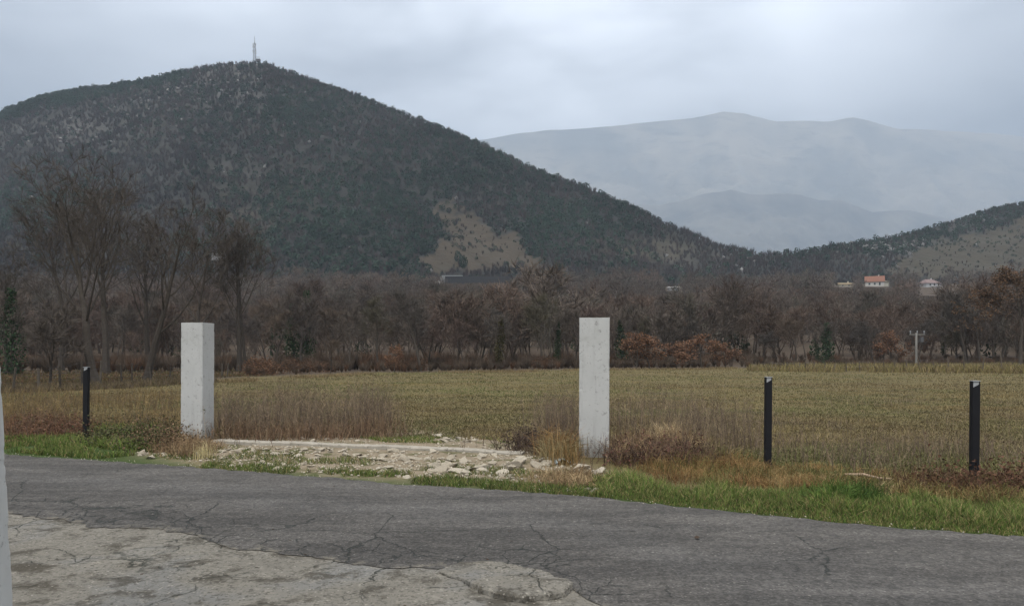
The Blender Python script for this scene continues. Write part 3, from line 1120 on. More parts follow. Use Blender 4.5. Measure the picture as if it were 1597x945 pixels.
oak(615, 580, 532, 0, 'small rusty leaved oak at the field edge left of the tall forked tree', .8)
oak(992, 576.5, 514, 1, 'rusty leaved oak just right of the right gate pillar', 1.15)
oak(1013, 576, 520, 2, 'second rusty leaved oak right of the right gate pillar', 1.2, .8)
oak(1055, 575.5, 528, 0, 'low spreading rusty oak in the middle of the oak row', 1.3, 1.5)
oak(1095, 575, 516, 1, 'rusty oak with pale upright twigs near the right end of the oak row', 1.1, 2.2)
oak(1132, 574.5, 530, 2, 'bushy rusty oak closing the oak row at its right end', 1.1, 2.9)
oak(1379, 566, 508, 0, 'round orange leaved oak between the dark ivy tree and the utility pole', .95, .5, 92)
oak(1433, 566, 514, 1, 'small orange leaved oak directly behind the pale utility pole', .85, 1.5, 94)
pR = tree_meshes('rusty_big', 431, 10.5, .2, clear=.35, nch=(9, 6, 5), ratios=(.5, .55, .5), angs=(60, 45, 45), trop=(.02, .05, .05, .02), twigs=7, twig_len=.7, twig_w=.028,
                 leaf=(6000, .20, (.105, .066, .042), 1.0))
plant_tree('oak_tree', pR, *at(1590, 76), 'large rusty brown leaved tree at the right border of the view', s=1.0)

DK = (.026, .045, .022)
pI = [tree_meshes('ivy_tree_%s' % 'abc'[i], 450 + 9 * i, 7.0, .12, clear=.4, nch=(7, 5, 4), ratios=(.4, .5, .5), angs=(40, 42, 45), twigs=7, twig_len=.6, twig_w=.026,
                  ivy=(1500, (.05, .02, .1)[i], (.75, .95, .85)[i], (.85, 1.25, .7)[i], [DK, (.028, .052, .026), (.05, .045, .02)][i])) for i in range(3)]


def ivy(px, Y, h, k, label, rz=0.0, wide=1.0):
    x, y = at(px, Y)
    return plant_tree('ivy_tree', pI[k], x, y, label, group='ivy covered trees in the tree line', s=h / 7 * wide, rz=rz, sz=h / 7)


ivy(1288, 88, 5.2, 1, 'broad dark green ivy covered tree left of the round orange oak', wide=1.15)
ivy(1276, 88.6, 4.3, 0, 'thin dark ivy stem slanting left beside the ivy covered tree', wide=.55, rz=1)
ivy(455, 76, 8.6, 0, 'dark green ivy clad tree right of the tall tree by the left pillar', wide=.9)
ivy(478, 78, 8.2, 1, 'broad dark evergreen mass right beside the ivy clad tree', wide=.8, rz=2)
ivy(776, 72, 5.9, 2, 'brownish ivy covered trunk midway between the gate pillars', rz=1, wide=.9)
ivy(870, 78, 6.2, 0, 'dark ivy covered trunk left of the right gate pillar', rz=3, wide=.6)
ivy(975, 82, 6.6, 0, 'dark ivy covered tree above the rusty oaks right of right pillar', rz=2, wide=.9)
ivy(20, 55, 6.5, 1, 'dark green ivy covered tree at far left behind the fence', rz=4)
ivy(1470, 110, 6.0, 0, 'ivy covered tree right of the utility pole in the wood', rz=5, wide=.9)

# more trees of the dense line, no two worth telling apart
r = rng(500)
proto = None
cnt = 0
for i in range(78):
    px = -120 + 1840 * (i + r.random()) / 78
    e = float(edge_px(px)) if px > 420 else 74
    Y = e + r.uniform(6, 34)
    x, y = at(px, Y)
    h = r.uniform(5.2, 8.2) * (1.1 if px < 420 else .95) * (.85 if px > 1180 else 1)
    k = int(r.integers(0, 6))
    plant_tree('wood_tree', pM[k], x, y, 'bare brown tree in the dense line behind the field edge', group='bare trees of the dense line behind the field', s=h / 8.5 * r.uniform(.9, 1.25), rz=r.random() * 6.28, sz=h / 8.5)

# --- the valley wood behind: one mass


def far_tree(seed, nch, tw, wid):
    limbs, t_ = grow(seed, 1.0, .02, clear=.25, nch=nch, ratios=(.5, .55, .5), angs=(40, 42, 45), twigs=tw, twig_len=.10)
    limbs, t_ = fit_height(limbs, t_, 1.0)
    r = rng(seed)
    b = MB()
    for pts, rad, lev in limbs:
        if lev == 0:
            b.tube(pts[::3], np.array(rad[::3]) * .8, 3, tint=BARK, cap=False)
        elif lev == 1:
            b.tube(pts[::3], np.maximum(np.array(rad[::3]) * .9, .004), 3, tint=BARK * 1.1, cap=False)
        elif lev == 2:
            p = np.array(pts)
            V, T, C = strips(p[:1], p[-1:], .008, r, tint=TWIG * .9)
            b.add(V, T=T, tint=C)
    n = len(t_[0])
    V, T, C = strips(t_[0], t_[2], wid, r, tint=TWIG * r.uniform(.7, 1.3, (n, 1)))
    b.add(V, T=T, tint=C)
    V, T, Q, C = b.arrays()
    T = np.concatenate([T, Q[:, :3], Q[:, [0, 2, 3]]])
    return V, T, C


mid = [far_tree(520 + i, (8, 6, 4), 5, .0075) for i in range(5)]
far = [far_tree(540 + i, (6, 5, 2), 4, .013) for i in range(5)]


def top_limit(px):
    """lowest picture row the canopy may reach towards buildings on the slope behind"""
    lim = np.full(px.shape, 300.0)
    for a, b, y in ((690, 800, 440), (1296, 1336, 447), (1342, 1392, 447), (1428, 1472, 460), (1036, 1064, 453), (1480, 1500, 460)):
        lim = np.where((px > a) & (px < b), y, lim)
    return lim


r = rng(530)
N = 9000
Y = np.sqrt(r.uniform(82 ** 2, 500 ** 2, N))
px = r.uniform(-260, 1860, N)
X = ray_x(px, Y)
ok = Y > edge_px(px) + 12
ok &= (px > 430) | (Y > 84)
B = np.interp(px, BDEP[:, 0], BDEP[:, 1])
ok &= Y < B + 8
px, X, Y = px[ok], X[ok], Y[ok]
h = r.uniform(5.0, 9.5, len(X)) * (.45 + 1.1 * fbm(X * .035, Y * .035, 533, 3)) * np.where(r.random(len(X)) < .12, 1.35, 1)
zg = gz(X, Y)
lim = top_limit(px)
hmax = ray_z(lim, Y) - zg
ok = hmax > 1.6
h = np.minimum(h, hmax)
px, X, Y, h, zg = px[ok], X[ok], Y[ok], h[ok], zg[ok]
n = len(X)
pos = np.stack([X, Y, zg - .1], -1)
tint = 1.16 * r.uniform(.75, 1.25, (n, 1)) * np.where((fbm(X * .03, Y * .03, 537, 3) + r.normal(0, .1, n) > .56)[:, None], np.array((.97, .84, .79)), np.where((r.random(n) < .25)[:, None], np.array((.8, .84, .8)), np.array((.91, .87, .85)))) * (.55 + .85 * fbm(X * .03, Y * .03, 534, 3))[:, None]
scl = np.stack([h * r.uniform(.85, 1.3, n), h], -1)
rt = r.random(n) * 6.28
m = Y < 190
V1, T1, C1 = scatter(mid, r.integers(0, 5, m.sum()), pos[m], scl[m], rt[m], tint[m])
V2, T2, C2 = scatter(far, r.integers(0, 5, (~m).sum()), pos[~m], scl[~m], rt[~m], tint[~m])
tag(link('valley_wood', mesh('valley_wood', np.concatenate([V1, V2]), [np.concatenate([T1, T2 + len(V1)])], M['plant'], np.concatenate([C1, C2]))), kind='stuff')
print('valley wood', n, len(T1) + len(T2))

# evergreen bushes within the wood
N = 420
Y = np.sqrt(r.uniform(90 ** 2, 470 ** 2, N))
px = r.uniform(-200, 1800, N)
X = ray_x(px, Y)
ok = (Y > edge_far(X) + 9) & (fbm(X * .025, Y * .025, 536, 3) > .5) & (ray_z(top_limit(px), Y) - gz(X, Y) > 3)
X, Y = X[ok], Y[ok]
n = len(X)
s_ = r.uniform(.9, 2.2, n)
V, T, C = scatter([proto_blob(s + 70, 170, .3, (.026, .038, .022)) for s in range(4)], r.integers(0, 4, n), np.stack([X, Y, gz(X, Y)], -1), np.stack([s_, s_ * r.uniform(.9, 1.7, n)], -1), r.random(n) * 6.28,
                  np.ones((n, 3)) * r.uniform(.6, 1.3, (n, 1)))
tag(link('valley_evergreen_bushes', mesh('valley_evergreen_bushes', V, [T], M['plant'], C)), kind='stuff')

# undergrowth along the wood's edge
N = 1500
px = r.uniform(-150, 1750, N)
Y = np.where(px > 385, edge_px(px), r.uniform(56, 76, N)) + r.gamma(1.8, 5, N) + .8
X = ray_x(px, Y)
n = N
und = [proto_scrub(s + 80, 210, .016, (.095, .076, .060)) for s in range(5)]
s_ = r.uniform(.6, 1.0, n) * np.interp(Y - edge_px(px), [0, 4, 14], [.8, 1.4, 2.2]) * np.where(px < 420, .8, 1) * np.where(px > 1170, .7, 1)
tint = np.where((r.random(n) < .25)[:, None], np.array((1.15, .86, .7)), np.array((.95, .92, .9))) * r.uniform(.6, 1.25, (n, 1))
V, T, C = scatter(und, r.integers(0, 5, n), np.stack([X, Y, gz(X, Y) - .05], -1), np.stack([s_ * 1.1, s_], -1), r.random(n) * 6.28, tint)
tag(link('undergrowth', mesh('undergrowth', V, [T], M['plant'], C)), kind='stuff')

# rusty leaves clinging low in the undergrowth
N = 26
px = np.concatenate([r.uniform(395, 520, 9), r.uniform(385, 440, 8), r.uniform(600, 680, 5), r.uniform(700, 900, 4)])
Y = edge_px(px) + r.uniform(1, 6, N)
X = ray_x(px, Y)
s_ = r.uniform(.45, 1.0, N)
V, T, C = scatter([proto_blob(s + 90, 200, .16, (.115, .065, .040)) for s in range(3)], r.integers(0, 3, N), np.stack([X, Y, gz(X, Y) - .1], -1), np.stack([s_, s_ * .9], -1), r.random(N) * 6.28,
                  np.ones((N, 3)) * r.uniform(.6, 1.2, (N, 1)))
tag(link('rusty_undergrowth', mesh('rusty_undergrowth', V, [T], M['plant'], C)), kind='stuff')

# single bushes standing out on the clearing of the hill
for i, (px_, t_, s_, lab) in enumerate([(714, .16, 3.6, 'left dark bush of the pair alone in the hill clearing'), (722, .14, 4.2, 'right, bigger dark bush of the pair alone in the hill clearing'),
                                        (661, .19, 5.0, 'tall dark evergreen bush at the left side of the hill clearing'), (748, .10, 1.6, 'tiny dark bush low in the middle of the hill clearing')]):
    V, T, C = proto_blob(600 + i, 420, .30, (.022, .040, .026))
    x, y, z = hill_pt(px_, t_)
    o = link('evergreen_bush', mesh('evergreen_bush', V * np.array([.62, .62, 1]) * s_, [T], M['plant'], C), loc=(float(x), float(y), float(z) - .3))
    tag(o, lab, 'bush', 'bushes on the hill clearing')

# ------------------------------------------------------------------ telecom tower on the summit
x, y, z = [float(q) for q in hill_pt(397, 1.0)]
tw = empty('telecom_tower', (x, y, z), 'tall lattice telecom mast with antennas on the hill summit', 'tower')
Ht = 25.0
b = MB()


def tw_w(h):
    return np.interp(h, [0, 14, 19, Ht], [1.35, .85, .7, .2])


lv = np.linspace(0, 21, 13)
cor = [(-1, -1), (1, -1), (1, 1), (-1, 1)]
for cx, cy in cor:
    b.tube([(cx * tw_w(h), cy * tw_w(h), h) for h in lv], .11, 4)
for k in range(12):
    for q in range(4):
        a0, a1 = cor[q], cor[(q + 1) % 4]
        w0, w1 = tw_w(lv[k]), tw_w(lv[k + 1])
        b.tube([(a0[0] * w0, a0[1] * w0, lv[k]), (a1[0] * w1, a1[1] * w1, lv[k + 1])], .05, 3)
        b.tube([(a1[0] * w0, a1[1] * w0, lv[k]), (a0[0] * w1, a0[1] * w1, lv[k + 1])], .05, 3)
        b.tube([(a0[0] * w0, a0[1] * w0, lv[k]), (a1[0] * w0, a1[1] * w0, lv[k])], .05, 3)
t = NT('mast_steel')
t.col(t.mix(t.noise(t.coord(), 1.2, 3), (.07, .075, .08), (.12, .12, .125)))
M['mast'] = t.m
b.build('lattice_mast', M['mast'], tw)
b = MB()
b.tube([(0, 0, 20.5), (0, 0, Ht + 3)], [.25, .10], 6)
b.build('spire', M['mast'], tw)
for hz_, sx, sy in ((19, -1.5, -.4), (19, 1.4, -.5), (16.8, -1.5, -.5), (13, 1.6, -.6), (12.4, -1.6, -.6)):
    b = MB()
    b.box((sx, sy, hz_), (.55, .35, 2.3))
    b.box((sx * .6, sy, hz_), (abs(sx) * .9, .1, .1))
    b.build('panel_antenna', M['zinc'], tw)
for hz_, sx in ((9.5, 1.9), (11.5, 1.5), (16.2, .3)):
    b = MB()
    b.tube([(sx, -1.5, hz_), (sx, -2.1, hz_), (sx, -2.3, hz_)], [.45, .85, .85], 12)
    b.build('dish_antenna', M['zinc'], tw)
x2, y2, z2 = [float(q) for q in hill_pt(404, 1.0)]
cb = empty('mast_cabin', (x2, y2 - 2, z2 + 1.2), 'small grey equipment hut with roof rails right beside the telecom mast', 'hut')
b = MB()
b.box((0, 0, 1.1), (3.6, 3, 2.2))
b.build('wall', M['mast'], cb)
b = MB()
b.box((0, 0, 2.3), (4.0, 3.4, .2))
b.build('roof', M['mast'], cb)
b = MB()
for q in range(5):
    b.tube([(-1.8 + .9 * q, -1.4, 2.4), (-1.8 + .9 * q, -1.4, 4.6)], .06, 4)
for hz_ in (3.5, 4.6):
    b.tube([(-1.8, -1.4, hz_), (1.8, -1.4, hz_)], .06, 4)
b.build('railing', M['mast'], cb)

# ------------------------------------------------------------------ buildings on the valley slope


def house(name, px, py_base, Y, label, w, d, h, roof_h, wall, roof, wins, rz=0.0, cat='house', hip=.0, annex=None, balcony=False, over=.5):
    x = float(ray_x(px, Y))
    z = float(ray_z(py_base, Y))
    o = empty(name, (x, Y, z), label, cat, None, rz)
    b = MB()
    b.box((0, 0, h / 2 - 2), (w, d, h + 4), tint=wall)
    # gable ends
    b.prism([(-w / 2 + .02, h), (w / 2 - .02, h), (w / 2 - hip * w / 2 - .02, h + roof_h - .15), (-w / 2 + hip * w / 2 + .02, h + roof_h - .15)], -.08, .08, tint=wall)
    V = [(-w / 2, -d / 2, h), (-w / 2, d / 2, h), (-w / 2, 0, h + roof_h), (w / 2, -d / 2, h), (w / 2, d / 2, h), (w / 2, 0, h + roof_h)]
    if hip < .05:
        b.add(V, T=[[0, 2, 1], [3, 4, 5]], tint=wall)
    b.build('wall', M['house'], o)
    b = MB()
    e = over
    hx = w / 2 - hip * w / 2 + (e if hip < .05 else 0)
    lo = h - e * roof_h / (d / 2)
    for t0 in (0, .18):
        pass
    up = .2
    V = [(-w / 2 - e, -d / 2 - e, lo), (w / 2 + e, -d / 2 - e, lo), (hx, 0, h + roof_h), (-hx, 0, h + roof_h), (w / 2 + e, d / 2 + e, lo), (-w / 2 - e, d / 2 + e, lo)]
    V = V + [(a, b_, c_ + up) for a, b_, c_ in V]
    Q = [[0, 1, 2, 3], [4, 5, 3, 2], [6, 9, 8, 7], [10, 8, 9, 11], [0, 6, 7, 1], [4, 10, 11, 5], [1, 7, 10, 4], [5, 11, 6, 0]]
    if hip >= .05:
        T = [[7, 8, 10], [6, 11, 9]]
    else:
        T = []
    b.add(V, T=T, Q=Q, tint=roof)
    rf = b.build('roof', M['house'], o)
    b = MB()
    b.box((w * .22, .6, h + roof_h + .2), (.7, .7, 1.6), tint=wall)
    b.build('chimney', M['house'], rf)
    for (wx, wz, ww, wh) in wins:
        b = MB()
        b.box((wx, -d / 2 - .03, wz), (ww + .3, .10, wh + .3), tint=(.55, .55, .53))
        fr = b.build('window', M['house'], o)
        b = MB()
        b.box((wx, -d / 2 - .09, wz), (ww, .06, wh), tint=(.03, .035, .04))
        b.build('pane', M['house'], fr)
    if annex:
        ax, aw, ah, acol = annex
        b = MB()
        b.box((ax, .6, ah / 2 - 2), (aw, d * .7, ah + 4), tint=acol)
        b.prism([(ax - aw / 2 - .3, ah), (ax + aw / 2 + .3, ah), (ax + aw / 2 + .3, ah + .25), (ax - aw / 2 - .3, ah + .9)], -d * .35, d * .35 + .8, tint=acol)
        b.build('annex', M['house'], o)
    if balcony:
        b = MB()
        b.box((w * .12, -d / 2 - 1.0, 2.75), (w * .75, 1.9, .22), tint=(.5, .5, .5))
        b.build('balcony', M['house'], o)
        for q in range(4):
            b = MB()
            b.box((-w * .2 + q * w * .215, -d / 2 - 1.7, .3), (.3, .3, 4.7), tint=(.12, .12, .13))
            b.build('balcony_post', M['house'], o)
    return o


YH = 482
house('farm_house', 1364, 448, YH, 'white house with orange red tiled roof on the slope above the wood', 10.5, 8, 3.4, 3.4, (.50, .48, .45), (.20, .098, .068),
      [(-3, 1.8, 1.1, 1.2), (0, 1.8, 1.1, 1.2), (2.8, 1.8, 1.0, 1.9)], rz=R(-24), annex=(6.6, 3.2, 3.0, (.42, .40, .34)))
house('farm_house', 1448, 455, YH - 8, 'pale grey two storey house with balcony, right of the red roofed house', 10.5, 9, 5.0, 2.4, (.42, .43, .45), (.20, .15, .145),
      [(-2.6, 3.9, 1.2, 1.2), (.3, 3.9, 1.2, 1.2), (3.2, 3.9, 1.2, 1.2), (-1, 1.2, 1.4, 1.5), (2.4, 1.2, 1.4, 1.5)], rz=R(12), hip=.55, balcony=True)
house('long_shed', 1318, 448, YH - 4, 'long low cream shed left of the red roofed house', 8.5, 4, 1.6, 1.0, (.52, .48, .38), (.20, .16, .10), [(-2, .9, .8, .7), (1.6, .9, .8, .7)], rz=R(-6), cat='shed')
house('small_shed', 1489, 461, YH - 20, 'tiny pale shed right of the grey two storey house', 3.2, 2.6, 1.9, .7, (.50, .48, .46), (.24, .22, .2), [(0, 1.0, .7, .7)], cat='shed')
house('flat_shed', 1050, 453, 430, 'low white roofed shed alone in the wood right of right pillar', 6.2, 4, 1.4, .5, (.16, .16, .16), (.50, .51, .53), [(-1.4, .7, .8, .6)], rz=R(-8), cat='shed', over=.3)
house('hut', 682, 446, 415, 'small pale hut below the left end of the dark stone wall', 2.6, 2.6, 1.6, .6, (.34, .34, .33), (.20, .19, .18), [(-.8, 1.2, .7, .8), (.9, .9, .8, 1.6)], cat='hut')
house('hut', 343, 403, 470, 'pale building seen through the bare trees at the hill foot', 9, 6, 2.0, .8, (.26, .26, .26), (.20, .20, .20), [(-2.4, 1.4, 1.1, 1.0), (1.8, 1.4, 1.1, 1.0)], rz=R(16), cat='building')

# long dark stone wall with a pale parapet at the foot of the hill
Yw = 424
wx0, wx1 = float(ray_x(690, Yw)), float(ray_x(832, Yw))
zt, zb_ = float(ray_z(431, Yw)), float(ray_z(447, Yw)) - 3
t = NT('dark_masonry')
v = t.coord('Object')
br = t.new('ShaderNodeTexBrick')
t.put(br, 'Vector', t.coord('Object', (1, 1, 1), (R(90), 0, 0)))
t.put(br, 'Scale', .7)
t.put(br, 'Color1', (.035, .034, .037, 1))
t.put(br, 'Color2', (.055, .052, .052, 1))
t.put(br, 'Mortar', (.025, .025, .026, 1))
t.col(t.mix(t.noise(v, .3, 5, .7), br.outputs['Color'], (.04, .042, .046)))
M['masonry'] = t.m
sw = empty('stone_wall', ((wx0 + wx1) / 2, Yw, zb_), 'long dark retaining wall with pale capped end at the foot of the hill clearing', 'wall')
b = MB()
Lw = wx1 - wx0
b.box((0, .8, (zt - zb_) / 2), (Lw, 1.6, zt - zb_))
for q in range(9):
    b.box((-Lw / 2 + 4 + q * (Lw - 8) / 8, -.35, (zt - zb_) / 2 - .6), (1.1, .7, zt - zb_ - 1.2))
b.build('masonry', M['masonry'], sw)
b = MB()
b.box((-Lw / 2 + 5.4, .6, zt - zb_ + .28), (11.5, 2.4, .5), tint=(.22, .23, .235))
b.build('parapet', M['house'], sw)
b = MB()
b.box((-Lw / 2 + .2, -.6, (zt - zb_) / 2), (2.4, 1.2, zt - zb_ - .3), tint=(.20, .21, .21))
b.build('end_pier', M['house'], sw)

r = rng(540)
N = 170
x = np.concatenate([r.uniform(wx0 - 4, wx1 + 6, 120), r.uniform(wx0 + 12, wx1 + 8, 50)])
y = np.concatenate([Yw - 1.5 - r.gamma(2, 1.8, 120), Yw + 3 + r.uniform(0, 5, 50)])
z0 = np.concatenate([np.minimum(gz(x[:120], y[:120]), zb_ + 3.2), np.full(50, zt - 1.6)])
h = r.uniform(1.6, 5.2, N) * np.where(np.arange(N) < 120, fbm(x * .16, x * 0, 541, 3) * 1.5, .8)
ge = r.random(N) < .3
sc_ = np.stack([h * .8, h], -1)
tn = np.ones((N, 3)) * r.uniform(.7, 1.3, (N, 1))
V1, T1, C1 = scatter([proto_scrub(s + 60, 260, .018, (.075, .064, .058)) for s in range(4)], r.integers(0, 4, N)[~ge], np.stack([x, y, z0 - .3], -1)[~ge], sc_[~ge] * 1.3, r.random(N)[~ge] * 6.28, tn[~ge])
V2, T2, C2 = scatter([proto_blob(s + 64, 150, .34, (.024, .036, .026)) for s in range(4)], r.integers(0, 4, N)[ge], np.stack([x, y, z0 - .3], -1)[ge], sc_[ge] * .5, r.random(N)[ge] * 6.28, tn[ge])
tag(link('wall_scrub', mesh('wall_scrub', np.concatenate([V1, V2]), [np.concatenate([T1, T2 + len(V1)])], M['plant'], np.concatenate([C1, C2]))), kind='stuff')

# ------------------------------------------------------------------ utility pole
x, y = at(1429, 84)
z = float(gz(x, y))
up = empty('utility_pole', (x, y, z), 'pale concrete utility pole with short crossarm at the wood edge', 'pole')
b = MB()
zt = float(ray_z(519, y)) - z
t = NT('pale_pole_concrete')
t.col(t.mix(t.noise(t.coord(), 3, 4), (.15, .145, .135), (.21, .205, .19)))
M['pole'] = t.m
b.tube([(0, 0, -.2), (0, 0, zt * .5), (0, 0, zt)], [.15, .125, .10], 8)
b.build('pole', M['pole'], up, True)
b = MB()
b.box((.1, 0, zt - .18), (1.7, .10, .10))
b.build('crossarm', M['pole'], up)
for q in (-.65, 0.1, .85):
    b = MB()
    b.tube([(q, 0, zt - .11), (q, 0, zt + .05), (q, 0, zt + .12), (q, 0, zt + .22)], [.03, .03, .07, .05], 8)
    b.build('insulator', M['zinc'], up)
b = MB()
b.box((.55, -.05, zt - .75), (.3, .3, .5))
b.tube([(0, 0, zt - 1.2), (.9, 0, zt - .22)], .03, 4)
b.build('brace', M['mast'], up)

# ------------------------------------------------------------------ wire fences at the field's edge


def fence_line(label, pts, hs, tint, wires=(.45, .85), lean=.06, seed=0):
    """pts: (px, base row) of each post"""
    r = rng(seed)
    P = []
    for px, base in pts:
        Y = EYE * F / (base - HY)
        x = float(ray_x(px, Y))
        P.append((x, Y, float(gz(x, Y))))
    o = empty('wire_fence', P[0], label, 'fence')
    o0 = np.array(P[0])
    tops = []
    for (p, h) in zip(P, hs):
        b = MB()
        q = np.array(p) - o0
        dx, dy = r.normal(0, lean, 2)
        rad = r.uniform(.038, .055)
        b.tube([q + (0, 0, -.1), q + (dx * .5, dy * .5, h * .5), q + (dx, dy, h), q + (dx, dy, h + .015)], [rad, rad, rad * .9, rad * .4], 7, tint=np.array(tint) * r.uniform(.7, 1.3))
        b.build('post', M['bark'], o)
        tops.append((q, np.array((dx, dy, h))))
    for w in wires:
        b = MB()
        pts_ = []
        for i in range(len(tops) - 1):
            a = tops[i][0] + tops[i][1] * w
            c = tops[i + 1][0] + tops[i + 1][1] * w
            for f in (0, .5):
                pts_.append(a * (1 - f) + c * f + np.array((0, -.05, -.05 * (f > 0))))
        pts_.append(tops[-1][0] + tops[-1][1] * w + np.array((0, -.05, 0)))
        b.tube(pts_, .006, 3, cap=False)
        b.build('wire', M['mast'], o)
    return o


pl = [-60, -25, 20, 60, 94, 128, 156, 190, 206, 236, 264, 292, 322, 346, 354]
fence_line('old wire fence of weathered wooden posts left of the left gate pillar', [(p, 611 - (p - 20) * .068) for p in pl], [1.15, 1.1, 1.0, .95, 1.05, 1.2, 1.25, 1.0, 1.05, .8, .75, .8, .9, .85, .9],
           (.075, .066, .056), (.4, .7, .97), seed=5)
pr_ = [1178, 1192, 1204, 1217, 1229, 1239, 1247, 1255, 1270, 1285, 1301, 1320, 1341, 1363, 1379, 1396, 1414, 1435, 1457, 1480, 1504, 1532, 1563, 1600, 1640]
hr = [.75, .7, .8, .7, .75, .8, .7, .75, .8, .75, .7, .85, .9, 1.0, .9, 1.0, 1.1, 1.0, 1.2, 1.2, 1.65, 1.3, 1.65, 1.3, 1.4]
fence_line('fence of thin stakes and wire along the right far edge of the field', [(p, 578 + (p - 1178) * .012) for p in pr_], hr, (.10, .085, .068), (.5, .9), .09, seed=6)

# ------------------------------------------------------------------ pillars


def pillar(name, label, x, y, side, h, rz, lean=(0, 0), seed=0, notch=0.0):
    import bmesh
    bm = bmesh.new()
    bmesh.ops.create_cube(bm, size=1)
    bmesh.ops.bevel(bm, geom=bm.edges[:], offset=.02, segments=2, affect='EDGES')
    bm.free()
    # dense shell so edges can be nicked
    nz_ = int(h / .022)
    ns = 20
    zs = np.linspace(-.1, h, nz_)
    s = side / 2
    bev = .012
    prof = []
    for k in range(4):
        a = k * math.pi / 2
        for q in np.linspace(-s + bev, s - bev, ns):
            p = np.array((q, -s))
            prof.append((p[0] * math.cos(a) - p[1] * math.sin(a), p[0] * math.sin(a) + p[1] * math.cos(a), min(s - abs(q), .1)))
    prof = np.array(prof)
    n = len(prof)
    A, Zg = np.meshgrid(np.arange(n), zs)
    X = prof[A, 0]
    Yv = prof[A, 1]
    nxy = np.stack([X, Yv], -1)
    edge = np.exp(-(prof[A, 2] / .022))
    dd = .0012 * (fbm(A * .3, Zg * 9, seed, 3) - .5) * 2
    nick = np.clip(fbm(np.floor(A / ns + .5) * 7.3, Zg * 9, seed + 3, 4) - .55, 0, 1) * .055 * edge
    k_ = 1 + (dd - nick) / s
    if notch:
        k_ = k_ - notch * edge * np.exp(-((Zg - .75) / .35) ** 2) * (X > 0)
    X = X * k_ + lean[0] * Zg
    Yv = Yv * k_ + lean[1] * Zg
    top = Zg + np.where(Zg >= h - 1e-6, .006 * (vnoise(A * .8, A * 0, seed) - .5), 0)
    V = np.stack([X, Yv, top], -1).reshape(-1, 3)
    i = np.arange(nz_ - 1)[:, None] * n
    j = np.arange(n)[None]
    Q = np.stack([i + j, i + (j + 1) % n, i + n + (j + 1) % n, i + n + j], -1).reshape(-1, 4)
    V = np.append(V, [[lean[0] * h, lean[1] * h, h + .004]], 0)
    b = (nz_ - 1) * n
    T = np.stack([b + np.arange(n), b + (np.arange(n) + 1) % n, np.full(n, len(V) - 1)], -1)
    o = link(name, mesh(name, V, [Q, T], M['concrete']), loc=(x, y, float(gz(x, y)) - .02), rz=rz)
    return tag(o, label, 'pillar', 'concrete gate pillars')


pillar('concrete_pillar', 'pale square concrete gate pillar left of the field entrance, two faces showing', float(ray_x(308, 13.9)), 13.9, .415, 2.13, R(-7.7), (.004, 0), 1, .02)
pillar('concrete_pillar', 'pale square concrete gate pillar right of the field entrance, one face showing', float(ray_x(926.5, 11.85)), 11.85, .455, 2.13, R(-6.5), (.004, 0), 2)
pillar('concrete_pillar', 'rough concrete pillar edge cut off by the left border, nearest the camera', -2.644, 3.6, .42, 2.15, R(4), (-.051, 0), 3)

# ------------------------------------------------------------------ black steel posts


def steel_post(px, y_base, h, label, rz=0.0, capped=True):
    Y = EYE * F / (y_base - HY)
    x = float(ray_x(px, Y))
    o = empty('fence_post', (x, Y, float(gz(x, Y)) - .03), label, 'post', 'black steel fence posts', rz)
    o.rotation_euler[1] = R(.5)
    w = .082
    b = MB()
    th = .006
    b.prism([(-w / 2, 0), (w / 2, 0), (w / 2, h - .03), (-w / 2, h - .075)], -w / 2, -w / 2 + th)        # front wall cut on the slant
    b.box((0, w / 2 - th / 2, h / 2), (w, th, h))
    b.box((-w / 2 + th / 2, 0, h / 2), (th, w - 2 * th - .002, h))
    b.box((w / 2 - th / 2, 0, h / 2), (th, w - 2 * th - .002, h))
    b.build('post', M['post'], o)
    b = MB()
    b.box((0, 0, h + .004), (w + .006, w + .006, .006))
    b.prism([(-w / 2 + .009, h - .09), (w / 2 - .009, h - .033), (w / 2 - .009, h), (-w / 2 + .009, h)], -w / 2 + .012, -w / 2 + .016)
    b.build('cap', M['zinc'], o)
    return o


steel_post(134, 686, 1.33, 'black steel post with pale top left of the left gate pillar')
steel_post(1197, 732, 1.27, 'black steel post with pale top right of the right gate pillar')
steel_post(1519, 760, 1.27, 'black steel post with pale top near the right border', rz=R(-6))

# ------------------------------------------------------------------ concrete threshold beam
p0 = np.array(gpt(338, 692))
p1 = np.array(gpt(816, 710))
d = p1 - p0
L = float(np.hypot(*d))
nn = 90
s = np.linspace(0, L, nn)
prof = [(-.10, -.06), (-.10, .055), (-.085, .07), (.085, .07), (.10, .055), (.10, -.06)]
Vb = []
for i_, q in enumerate(s):
    jit = .012 * (vnoise(q * 5, 0, 7) - .5)
    lift = .012 * (vnoise(q * 1.2, 0, 8) - .5)
    sink = -.03 * sstep(L - 1.2, L, q) - .02 * vnoise(q * .8, 0, 3)
    for (a, zz_) in prof:
        nb = .01 * (vnoise(q * 17, a * 50, 9) - .5)
        Vb.append((q, a + jit + nb, zz_ + lift + sink + nb))
Vb = np.array(Vb)
np_ = len(prof)
i = np.arange(nn - 1)[:, None] * np_
j = np.arange(np_ - 1)[None]
Q = np.stack([i + j, i + np_ + j, i + np_ + j + 1, i + j + 1], -1).reshape(-1, 4)
T = [[0, k, k + 1] for k in range(1, np_ - 1)] + [[(nn - 1) * np_, (nn - 1) * np_ + k + 1, (nn - 1) * np_ + k] for k in range(1, np_ - 1)]
t = NT('dirty_beam_concrete')
v = t.coord('Object')
b_ = t.mix(t.noise(v, 3, 5, .65), (.20, .185, .155), (.42, .395, .35))
b_ = t.mix(t.ramp(t.noise(v, 11, 5, .7), .52, .68, 0, .7), b_, (.09, .08, .06))
t.col(b_)
t.bump(t.noise(v, 30, 4, .7), .5, .015)
M['beam'] = t.m
